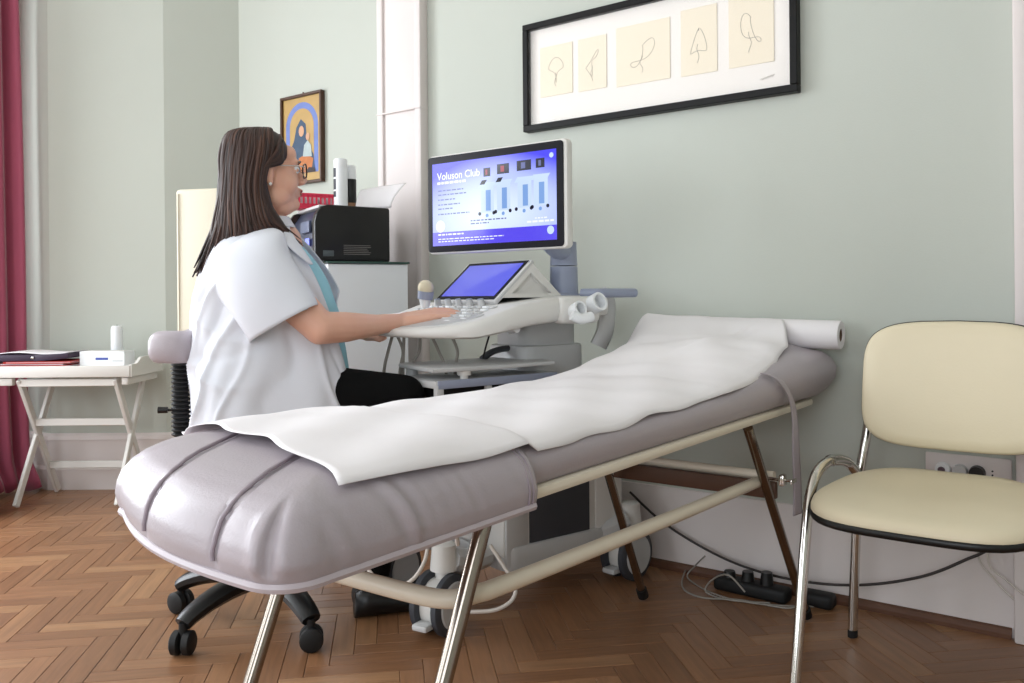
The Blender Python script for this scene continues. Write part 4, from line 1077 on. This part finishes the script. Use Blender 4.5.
bgo = thing('shoulder_bag', 'dark slouched bag on the floor below the curtain', 'bag'); h.build('bag_body', M_BLACKC, bgo, 180)
h = G(); h.tube(crom([(bg.x - .1, bg.y, .25), (bg.x - .06, bg.y, .36), (bg.x + .05, bg.y, .37), (bg.x + .1, bg.y, .24)], 8), .009, 8); h.build('bag_strap', M_BLACKC, bgo)

# ------------------------------------------------------------------ cream high-back chair behind the stool
hc = P(212, 424, 3.55)
hb = thing('high_back_chair', 'cream upholstered high-back chair behind the seated woman', 'chair', (hc.x, hc.y, 0), camrot(-12))
cz0, cz1 = .42, CAMH + (296 - 189 + 2.6) / 850 * 3.55
M_IVORY = mat('ivory_upholstery', (222, 214, 194), .6, var=.04, bump=.05, bscale=120)
h = G(); h.box((0, .0, (cz0 + cz1) / 2), (.285, .06, cz1 - cz0), .014, 3); h.build('backrest', M_IVORY, hb)
h = G(); h.tube([(-.128, -.031, cz0 + .01), (-.128, -.033, cz1 - .02)], .0025, 6); h.build('piping', M_IVORY, hb)
h = G(); h.box((0, .22, .43), (.34, .42, .09), .03, 3); h.build('seat', M_IVORY, hb)
for sx in (-1, 1):
    for y in (.03, .40):
        h = G(); h.tube([(sx * .14, y, .40), (sx * .15, y, .0)], [.02, .014], 10); h.build('leg', M_WOODBAR, hb)

# ------------------------------------------------------------------ operator stool
st = thing('operator_stool', 'black five-star operator stool with lilac crescent back support', 'stool', (-2.09, 1.575, 0), 0)
h = G(); h.lathe([(.035, .095), (.055, .10), (.055, .15), (.035, .165), (.028, .17), (.028, .36), (.018, .362), (.018, .47)], 24); h.build('column', M_BLACKP, st)
angs = [math.degrees(math.atan2(y - 1.575, x + 2.09)) for x, y in ((-2.356, 1.46), (-2.066, 1.288), (-1.799, 1.502))]
A0 = angs[1]
for k in range(5):
    a = math.radians(A0 + 72 * k); q = G()
    pth = crom([(.03, 0, .135), (.12, 0, .132), (.2, 0, .118), (.26, 0, .098), (.288, 0, .082)], 5)
    R_ = Matrix.Rotation(a, 4, 'Z')
    q.tube([R_ @ p for p in pth], [lerp(.042, .027, i / (len(pth) - 1)) for i in range(len(pth))], 10, flat=.75, up=(0, 0, 1)); o = q.build('base_arm', M_BLACKP, st)
    q = G()
    for s in (-1, 1): q.lathe([(.001, -.012), (.025, -.013), (.032, -.008), (.032, .008), (.025, .013), (.001, .012)], 20, Matrix.Rotation(a, 4, 'Z') @ Matrix.Translation((.288, 0, .033)) @ Matrix.Rotation(.6 * k + .5, 4, 'Z') @ Matrix.Translation((0, s * .016, 0)) @ Matrix.Rotation(math.pi / 2, 4, 'X'))
    q.cyl(R_ @ Vector((.286, 0, .03)), R_ @ Vector((.286, 0, .085)), .012, .012, 10); q.build('castor', M_BLACKR, o)
h = G(); h.lathe([(.02, .47), (.17, .475), (.2, .49), (.205, .51), (.19, .53), (.12, .54), (.001, .54)], 32); h.build('seat', M_VINYL, st)
SLOC = Vector((-2.09, 1.575, 0))
bp0 = P(181, 400, 2.52) - SLOC                 # bellows post
bz1 = P(178, 362, 2.52).z; bz0 = P(178, 436, 2.52).z
prof = []
nb = 17
for k in range(nb):
    z = lerp(bz0, bz1, k / nb); dz = (bz1 - bz0) / nb
    prof += [(.021, z), (.0275, z + dz * .35), (.0275, z + dz * .6), (.021, z + dz * .95)]
h = G(); h.lathe(prof, 20, Matrix.Translation((bp0.x, bp0.y, 0))); h.build('bellows', M_BLACKR, st, 25)
h = G(); h.tube(crom([(bp0.x, bp0.y, bz0 + .01), (bp0.x + .03, bp0.y + .005, bz0 - .05), (bp0.x * .6, bp0.y * .6, .46), (.02, 0, .45)], 6), .015, 10); h.build('back_arm', M_BLACKP, st)
lv = P(158, 410, 2.5) - SLOC; lv2 = P(176, 410, 2.51) - SLOC
h = G(); h.cyl(lv2, lv.lerp(lv2, .5), .004, .004, 8); h.cyl(lv.lerp(lv2, .55), lv, .009, .010, 12); h.build('lever', M_BLACKP, st)
# crescent pad curving round behind the back
pc = [P(160, 347, 2.42), P(168, 347, 2.40), P(180, 347, 2.40), P(190, 346, 2.46), P(196, 343, 2.56), P(203, 341, 2.66), P(213, 340, 2.74), P(228, 340, 2.78)]
pp = [v - SLOC for v in crom(pc, 5)]
def padrad(i):
    t = i / (len(pp) - 1); e = min(1, t / .10); return .052 * math.sqrt(max(.05, 1 - (1 - e) ** 2)) * (1 - .12 * t)
h = G(); rings = []
for i, p in enumerate(pp):
    t = pp[min(i + 1, len(pp) - 1)] - pp[max(i - 1, 0)]; t.normalize(); sd = t.cross(Vector((0, 0, 1))).normalized(); r_ = padrad(i)
    ring = []
    for k in range(20):
        a = 2 * math.pi * k / 20; c_, s_ = math.cos(a), math.sin(a)
        ring.append(p + sd * (math.copysign(abs(c_) ** .7, c_) * r_ * .95) + Vector((0, 0, math.copysign(abs(s_) ** .7, s_) * min(r_, .05) * .92)))
    rings.append(ring)
h.loft(rings); cpad = h.build('back_pad', M_VINYL, st, 180)

# ------------------------------------------------------------------ the seated woman (built in place, sitting on the stool)
pe = thing('person', 'woman in white short-sleeved coat seated at the ultrasound machine', 'person', (-2.07, 1.60, 0))
PLOC = Vector((-2.07, 1.60, 0))
def Q(px, py, d): return P(px, py, d) - PLOC
FWD = cw(.93, .3676); LFT = cw(-.3676, .93)    # torso facing, her left
# head frame
HC = Q(264, 171, 2.47)
hf = cw(.87, .49).normalized(); hl = cw(-.49, .87).normalized()
HM = Matrix(((-hl.x, hf.x, 0, HC.x), (-hl.y, hf.y, 0, HC.y), (0, 0, 1, HC.z), (0, 0, 0, 1))) @ Matrix.Rotation(math.radians(3), 4, 'X')
# in the head frame: +x her right (towards the camera), +y forward, +z up
def build_body():
    g = G()
    def S(c, r): g.sphere((0, 0, 0), r, HM @ Matrix.Translation(c), 20, 14)
    def Cp(a, b, ra, rb): g.caps(HM @ Vector(a), HM @ Vector(b), ra, rb)
    S((0, -.012, .035), (.073, .092, .082)); S((0, .03, -.02), (.063, .066, .085)); S((0, .040, -.075), (.048, .047, .040)); S((0, .075, -.098), (.025, .024, .021))
    for s in (-1, 1):
        S((s * .036, .055, -.042), (.029, .032, .034)); S((s * .040, .020, -.078), (.026, .04, .03)); S((s * .032, .086, -.001), (.014, .009, .009))
        S((s * .072, -.008, -.012), (.010, .019, .032)); S((s * .073, -.004, -.038), (.008, .011, .012)); S((s * .012, .106, -.034), (.010, .012, .009))
        S((s * .026, .082, .022), (.026, .014, .010))
    S((0, .072, .045), (.05, .022, .03)); Cp((0, .090, .012), (0, .113, -.026), .009, .013)
    S((0, .094, -.057), (.022, .013, .007)); S((0, .092, -.070), (.019, .012, .008)); S((0, .080, -.064), (.03, .018, .022)); S((0, .035, -.105), (.045, .05, .028))
    Cp((0, -.022, -.06), (0, -.045, -.20), .056, .062)
    # torso, slimmer than the coat
    g.caps(Q(262, 250, 2.49), Q(268, 400, 2.5), .12, .14); g.caps(Q(260, 264, 2.38), Q(260, 264, 2.60), .05, .05)
    # right arm
    sh, el, wr = Q(260, 266, 2.345), Q(320, 328, 2.33), Q(404, 321, 2.555)
    g.caps(sh, Q(292, 300, 2.335), .05, .054); g.caps(Q(292, 300, 2.335), el, .055, .046)
    mid = Q(346, 327, 2.395); g.caps(el, mid, .046, .043); g.caps(mid, Q(376, 325, 2.475), .043, .031); g.caps(Q(376, 325, 2.475), wr, .031, .0235)
    # right hand: palm, four fingers and thumb lying on the keys
    for k, (kx, ky, kd, r_) in enumerate(((435, 317.0, 2.545, .0125), (438, 315.0, 2.565, .013), (438, 312.6, 2.585, .013), (436, 311.0, 2.605, .0125))):
        kn = Q(kx, ky, kd); g.caps(wr + (kn - Q(437, 314, 2.575)) * .55, kn, .021, r_)
        fl_ = (9.0, 10.5, 11.5, 10.0)[k]
        a = Q(kx + fl_, ky - 1.2, kd + .006); b_ = Q(kx + fl_ * 1.6, ky - .2, kd + .009); c_ = Q(kx + fl_ * 2.0, ky + 1.4, kd + .011)
        rr2 = (.0078, .0085, .009, .0085)[k]
        g.caps(kn, a, r_ * .92, rr2); g.caps(a, b_, rr2, rr2 * .93); g.caps(b_, c_, rr2 * .93, rr2 * .85)
    t0 = Q(414, 321, 2.59); t1 = Q(425, 319.5, 2.63); t2 = Q(434, 317.5, 2.648)
    g.caps(wr.lerp(t0, .6), t0, .017, .014); g.caps(t0, t1, .0135, .0105); g.caps(t1, t2, .0105, .0085)
    # left arm reaching under the console edge
    ls, le, lw = Q(260, 268, 2.62), Q(320, 324, 2.70), Q(366, 332, 2.60)
    g.caps(ls, le, .048, .044); g.caps(le, lw, .043, .024)
    for k in range(4):
        a = lw + cw(.0, .0) + Vector((0, 0, .004 - .007 * k)); b_ = Q(379 - k * 1.5, 336.0 + k * .8, 2.57); c_ = Q(385 - k * 1.8, 338 + k * .7, 2.56)
        g.caps(a, b_, .011, .0085); g.caps(b_, c_, .0085, .0075)
    g.caps(lw, Q(376, 332, 2.60), .012, .009)
    # hips and legs inside the trousers
    g.caps(Q(268, 400, 2.5), Q(268, 408, 2.5), .14, .13)
    for dd in (-.07, .10):
        kn = Q(402, 398, 2.53 + dd * 1.1); an = Q(374, 585, 2.60 + dd * .9); an.z = .11
        g.caps(Q(272, 405, 2.5 + dd), kn, .06, .05); g.caps(kn, an, .046, .032)
    return g.build('body', M_SKIN, pe, 180)
body_o = remesh(build_body(), .0045, 3)
# eyes and lips
for s in (-1, 1):
    q = G(); q.sphere((0, 0, 0), .0125, HM @ Matrix.Translation((s * .031, .0835, .0)), 14, 10); eo = q.build('eye', M_CANW, pe)
    q = G(); q.sphere((0, 0, 0), (.0062, .003, .0062), HM @ Matrix.Translation((s * .031, .0950, .0)), 12, 8); q.build('iris', M_ICONF, eo)
    q = G(); q.tube([HM @ Vector((s * x, y, z)) for x, y, z in ((.012, .097, .018), (.03, .099, .024), (.05, .088, .020))], [.003, .0035, .002], 6); q.build('eyebrow', M_ICONF, pe)
q = G(); q.tube([HM @ Vector((x, .1045 - 9 * x * x, -.0585 - 4 * x * x)) for x in (-.02, -.01, 0, .01, .02)], [.002, .0042, .0048, .0042, .002], 8); q.tube([HM @ Vector((x, .1025 - 9 * x * x, -.0685 + 3 * x * x)) for x in (-.018, -.009, 0, .009, .018)], [.002, .0048, .0056, .0048, .002], 8); q.build('lips', M_LIP, pe)
# glasses
M_GF = mat('glasses_frame', (30, 28, 30), .3); M_GT = mat('glasses_temple', (206, 200, 196), .25, metal=.6); M_GL = mat('glasses_lens', (220, 228, 232), .03, alpha=.22)
gl_ = bpy.data.objects.new('glasses', None)
q = G()
for s in (-1, 1):
    q.tube([HM @ Vector((s * .034 + .027 * math.copysign(abs(math.cos(a)) ** .7, math.cos(a)), .112 - .3 * abs(.034 + .027 * math.cos(a)) ** 1.5, -.004 + .020 * math.copysign(abs(math.sin(a)) ** .7, math.sin(a)))) for a in [2 * math.pi * k / 24 for k in range(24)]], .0022, 6, closed=True)
q.tube([HM @ Vector(v) for v in ((-.008, .113, .004), (0, .116, .007), (.008, .113, .004))], .002, 6)
go = q.build('glasses', M_GF, pe)
for s in (-1, 1):
    q = G(); q.add([HM @ Vector((s * .034 + .026 * math.cos(a), .1115 - .3 * abs(.034 + .026 * math.cos(a)) ** 1.5, -.004 + .019 * math.sin(a))) for a in [2 * math.pi * k / 20 for k in range(20)]], [tuple(range(20))]); q.build('lens', M_GL, go, 0)
    q = G(); q.tube([HM @ Vector(v) for v in ((s * .061, .103, .004), (s * .072, .085, .006), (s * .078, .03, .006), (s * .079, -.005, .010), (s * .078, -.02, -.005))], .0017, 6); q.build('temple', M_GT, go)
q = G(); q.sphere(HM @ Vector((.082, -.004, -.047)), .005, None, 10, 8); q.build('earring', mat('pearl', (230, 226, 220), .25), pe)

# hair: solid underlayer plus overlapping locks
def build_hair():
    g = G()
    def S(c, r): g.sphere((0, 0, 0), r, HM @ Matrix.Translation(c), 20, 14)
    S((0, -.022, .042), (.082, .088, .084)); S((0, .012, .048), (.076, .060, .072)); S((0, -.048, .0), (.076, .062, .09))
    def Cp(a, b, ra, rb): g.caps(HM @ Vector(a), HM @ Vector(b), ra, rb)
    for s in (-1, 1):
        Cp((s * .045, -.055, -.03), (s * .05, -.065, -.16), .045, .035); Cp((s * .05, -.065, -.16), (s * .045, -.12, -.24), .035, .022)
        Cp((s * .075, -.035, -.04), (s * .078, -.02, -.12), .022, .022); Cp((s * .078, -.02, -.12), (s * .085, .03, -.19), .022, .014)
    Cp((0, -.072, -.02), (0, -.095, -.16), .045, .038); Cp((0, -.095, -.16), (0, -.14, -.235), .038, .022)
    o = remesh(g.build('hair', M_HAIR, None, 180), .006, 4)
    base_me = o.data; vs = [tuple(v.co) for v in base_me.vertices]; fs = [tuple(p.vertices) for p in base_me.polygons]
    bpy.data.objects.remove(o)
    h = G(); h.tone = .25; h.add(vs, fs)
    rnd = random.Random(3)
    def lock(phi, s, layer, r_):
        """phi: 0 = just in front of the ear, 1 = back of head; s: side"""
        a = math.radians(lerp(78, 180, phi)); sx, cy = math.sin(a), math.cos(a)
        k = 1 + .05 * layer
        root = (s * .012 * sx, .035 * (1 - phi) - .02, .123)
        top = (s * .055 * sx * k, -.02 + .07 * cy * k + .02 * (1 - phi), .108)
        mid = (s * .085 * sx * k, -.026 + .088 * cy * k + .012 * (1 - phi), .045)
        low = (s * .091 * sx * k, -.040 + .082 * cy * k + .0 * (1 - phi), -.05)
        nk = (s * .096 * sx * k, -.052 + .09 * cy * k + .022 * (1 - phi), -.14)
        tz = lerp(-.205, -.285, phi ** .8) + rnd.uniform(-.02, .012)
        ty = lerp(.070, -.205, phi ** .75) + rnd.uniform(-.02, .02)
        n2 = (s * .095 * sx, lerp(nk[1], ty, .5), lerp(-.14, tz, .55))
        tip = (s * (.090 * sx + rnd.uniform(-.015, .01)), ty, tz)
        pts = []
        for p_ in (root, top, mid, low, nk, n2, tip):
            j = Vector((rnd.uniform(-1, 1), rnd.uniform(-1, 1), 0)) * .0035
            pts.append(HM @ (Vector(p_) + j))
        c_ = crom(pts, 5); n = len(c_)
        rs = [r_ * (min(1, .35 + i / n * 3) if i < n * .3 else 1) * (1 if i < n * .7 else lerp(1, .18, (i / n - .7) / .3)) for i in range(n)]
        h.tone = min(1, max(0, rnd.gauss(.42, .2))); h.tube(c_, rs, 6)
    for i in range(240):
        lock((i + rnd.random()) / 240, 1, rnd.uniform(-.6, 1), rnd.uniform(.0025, .0058))
    for i in range(120):
        lock((i + rnd.random()) / 120, -1, rnd.uniform(-.3, 1), rnd.uniform(.004, .0075))
    # front hairline swept back over the ear
    for s, n_ in ((1, 34), (-1, 22)):
        for i in range(n_):
            t = (i + rnd.random()) / n_
            root = (s * lerp(.004, .05, t), lerp(.046, .044, t), lerp(.104, .082, t))
            p1 = (s * lerp(.042, .069, t), lerp(.040, .038, t), lerp(.094, .05, t)); p2 = (s * .083, lerp(.015, .03, t), lerp(.045, .012, t)); p3 = (s * .091, -.022, lerp(.0, -.008, t)); p4 = (s * .092, -.045, -.07)
            c_ = crom([HM @ (Vector(v) + Vector((rnd.uniform(-1, 1), rnd.uniform(-1, 1), rnd.uniform(-1, 1))) * .002) for v in (root, p1, p2, p3, p4)], 5)
            h.tone = min(1, max(0, rnd.gauss(.42, .2))); h.tube(c_, [.0045] * (len(c_) - 4) + [.004, .003, .002, .001], 6)
    return h.build('hair', M_HAIR, pe, 180)
build_hair()

# white coat: open-fronted body and wide short sleeves
T_ROWS = [(436, 194, 350, .245), (412, 195, 349, .24), (390, 196, 348, .23), (365, 196.5, 347, .217), (340, 197, 344, .205), (315, 198, 341, .20), (290, 199, 333, .20), (270, 202, 323, .198), (255, 206, 313, .19), (244, 212, 304, .165), (236, 220, 297, .13), (229, 229, 291, .095), (223, 236, 287, .075)]
def coat_pt(row, th, off=0.0):
    y, b, f, hw = row
    d0 = 2.50
    hwx = (f - b) / 2 * d0 / FPX
    af = math.sqrt(max(.02 ** 2, hwx ** 2 - (.3676 * hw) ** 2)) / .93
    c0 = Q((b + f) / 2, y, d0)
    c_, s_ = math.cos(th), math.sin(th); pw = lerp(2.3, 3.6, sstep(330, 400, y))
    a = math.copysign(abs(c_) ** (2 / pw), c_) * (af + off); l_ = math.copysign(abs(s_) ** (2 / pw), s_) * (hw + off)
    return c0 + FWD * a - LFT * l_
def row_at(t):
    i = t * (len(T_ROWS) - 1); k = int(min(i, len(T_ROWS) - 2)); w_ = i - k
    p0, p1, p2, p3 = T_ROWS[max(k - 1, 0)], T_ROWS[k], T_ROWS[k + 1], T_ROWS[min(k + 2, len(T_ROWS) - 1)]
    return tuple(.5 * (2 * b_ + (c_ - a) * w_ + (2 * a - 5 * b_ + 4 * c_ - d_) * w_ * w_ + (3 * b_ - a - 3 * c_ + d_) * w_ ** 3) for a, b_, c_, d_ in zip(p0, p1, p2, p3))
def ridge(x, w_): return math.exp(-abs(x / w_) ** 1.4)
def folds(th, t, y):
    f_ = 0
    lowm = 1 - sstep(.45, .62, t)
    # long creases radiating from the armpit towards the back hem, and a few across the waist
    for c_, k, a, w_ in ((2.05, 2.2, .012, .07), (2.35, 2.6, -.010, .09), (2.62, 2.8, .011, .06), (2.9, 3.2, -.008, .08), (3.2, 3.0, .009, .07), (1.72, 1.2, .009, .06), (1.45, .5, -.008, .07), (1.2, -.4, .008, .05), (.95, -.8, -.006, .06), (.7, -1.0, .006, .05)):
        d_ = (th - c_) + (t - .42) * k + .05 * math.sin(t * 23 + c_ * 5)
        f_ += a * ridge(d_, w_) * lowm * sstep(.0, .10, .62 - t)
    for c_, sl, a in ((.22, .05, .008), (.30, -.04, -.006), (.36, .07, .006)):
        d_ = t - c_ - sl * (th - 2.2) - .012 * math.sin(th * 5)
        f_ += a * ridge(d_, .018) * math.exp(-((th - 2.6) / .8) ** 2)
    f_ += .0025 * math.sin(th * 14 + t * 11) * lowm
    return f_
def gap_n(t): return interp([(0, .50), (.2, .62), (.4, .80), (.55, .88), (.75, .92), (.9, .86), (1, .8)], t)
def gap_f(t): return interp([(0, .22), (.5, .24), (.75, .34), (1, .6)], t)
h = G()
def coat_fn(u, v):
    t = u; row = row_at(t)
    gapn = gap_n(t); gapf = gap_f(t)
    th = lerp(gapn, 2 * math.pi - gapf, v)
    p_ = coat_pt(row, th, folds(th, t, row[0]))
    return p_
h.grid(coat_fn, 110, 220)
# sleeves as lofts: (centre px, half vector px, depth half, d)
def sleeve(rows, lab):
    rings = []
    for (cx, cy, vx, vy, dp, d) in rows:
        c0 = Q(cx, cy, d); hv = Q(cx + vx, cy + vy, d) - c0; dv = f_ax * dp
        rings.append([c0 + hv * math.cos(2 * math.pi * k / 36) + dv * math.sin(2 * math.pi * k / 36) + Vector((0, 0, 0)) for k in range(36)])
    return rings
def refine(rows, n=5):
    out = []
    for i in range(len(rows) - 1):
        p0, p1, p2, p3 = rows[max(i - 1, 0)], rows[i], rows[i + 1], rows[min(i + 2, len(rows) - 1)]
        for k in range(n):
            t = k / n; out.append(tuple(.5 * (2 * b_ + (c_ - a) * t + (2 * a - 5 * b_ + 4 * c_ - d_) * t * t + (3 * b_ - a - 3 * c_ + d_) * t ** 3) for a, b_, c_, d_ in zip(p0, p1, p2, p3)))
    out.append(rows[-1]); return out
SR = [(256, 229, 6, -1.5, .012, 2.42), (254, 234, 20, -6, .034, 2.39), (251, 243, 31, -11, .054, 2.365), (250, 256, 37, -15, .066, 2.345), (256, 277, 37, -18, .074, 2.325), (269, 301, 35, -19, .075, 2.31), (284, 324, 33.5, -19.5, .073, 2.305)]
rows = refine(SR)
rings = sleeve(rows, '')
for i, r_ in enumerate(rings):
    t = i / len(rings)
    cen = sum(r_, Vector()) / len(r_)
    for k, p_ in enumerate(r_):
        a = 2 * math.pi * k / 36
        w_ = .035 * math.sin(a * 3 + t * 9) * sstep(.2, .5, t) + .02 * math.sin(a * 5 - t * 14) * sstep(.2, .5, t)
        r_[k] = cen + (p_ - cen) * (1 + w_)
last = rings[-1]; cen = sum(last, Vector()) / 36; upv = (rings[-6][0] - last[0])
inner = [[cen + (p_ - cen) * .955 for p_ in last], [cen + (p_ - cen) * .93 + upv * .25 for p_ in last], [cen + (p_ - cen) * .85 + upv * .9 for p_ in last], [cen + (p_ - cen) * .5 + upv * 1.1 for p_ in last]]
h.loft(rings + inner, True, True)
SL = [(x, y, a, b_, c_, 2.50 + (2.50 - d)) for x, y, a, b_, c_, d in SR]
h.loft(sleeve(refine(SL, 3), ''), True, True)
co = h.build('coat', M_COAT, pe, 180)
md = co.modifiers.new('t', 'SOLIDIFY'); md.thickness = .003; md.offset = -1
# collar and lapels
h = G()
for s, g0 in ((1, .36), (-1, .40)):
    def lap(u, v, s=s):
        t = lerp(.60 if s > 0 else .44, .99, u); row = row_at(t); ga = gap_n(t) if s > 0 else gap_f(t)
        w_ = .34 * math.sin(math.pi * min(1, u * 1.15 + .05)) ** .8
        th = ga + v * w_ - .01
        p_ = coat_pt(row, th if s > 0 else -th, .006 + .010 * math.sin(math.pi * v * .5 + .3) * (1 - v * .4) if s > 0 else .030 * (1 - .7 * v) * sstep(0, .12, u) + .004); return p_
    h.grid(lap, 30, 8)
def coll(u, v):
    th = lerp(.6, 2 * math.pi - .6, u); row = row_at(lerp(.985, .93, v)); p_ = coat_pt(row, th, .010 + .012 * v); p_.z += .018 * (1 - v) * (1 - .2 * v); return p_
h.grid(coll, 60, 6)
o = h.build('collar', M_COAT, co, 180); md = o.modifiers.new('t', 'SOLIDIFY'); md.thickness = .004
# teal top worn under the coat
h = G(); rings = []
for i in range(41):
    t = i / 40 * .97; row = row_at(t); rings.append([coat_pt(row, 2 * math.pi * k / 60, (-.010 if k < 12 or k > 50 else -.026) + .003 * math.sin(9 * k / 10 + t * 20) * (1 if k < 12 or k > 50 else 0)) for k in range(60)])
h.loft(rings); sh_ = h.build('shirt', M_TEAL, pe, 180)
cuff = [[cen + (p_ - cen) * .84 + upv * f_ for p_ in last] for f_ in (.9, .3, .16)]
h = G(); h.loft([[p_ + Vector((0, 0, -.012)) for p_ in r_] for r_ in cuff], False, False); o = h.build('shirt_sleeve', M_TEAL, sh_, 180)
# trousers and shoes
g = G()
g.caps(Q(258, 404, 2.5), Q(280, 406, 2.5), .12, .115)
for dd in (-.07, .10):
    kn = Q(403, 397, 2.53 + dd * 1.2); an = Q(374, 585, 2.60 + dd * .9); an.z = .13
    g.caps(Q(285, 404, 2.51 + dd), Q(345, 396, 2.51 + dd * 1.05), .07, .082); g.caps(Q(345, 396, 2.51 + dd * 1.05), kn, .082, .066); g.caps(kn, an, .064, .048)
tro = remesh(g.build('trousers', M_BLACKC, pe, 180), .009, 5)
for dd in (-.07, .10):
    an = Q(374, 585, 2.60 + dd * .9); q = G()
    f2 = FWD.normalized(); l2 = LFT.normalized(); rings = []
    for a, w_, z1 in ((-.06, .018, .05), (-.055, .03, .075), (-.02, .036, .09), (.04, .04, .08), (.09, .045, .058), (.14, .042, .045), (.175, .03, .036), (.19, .012, .026)):
        c0 = Vector((an.x, an.y, 0)) + f2 * a
        rings.append([c0 + l2 * (w_ * math.cos(b_)) + Vector((0, 0, .002 + max(0, z1 * (.5 + .5 * math.sin(b_))))) for b_ in [2 * math.pi * k / 16 for k in range(16)]])
    q.loft(rings); q.build('shoe', M_BLACKP, pe, 180)
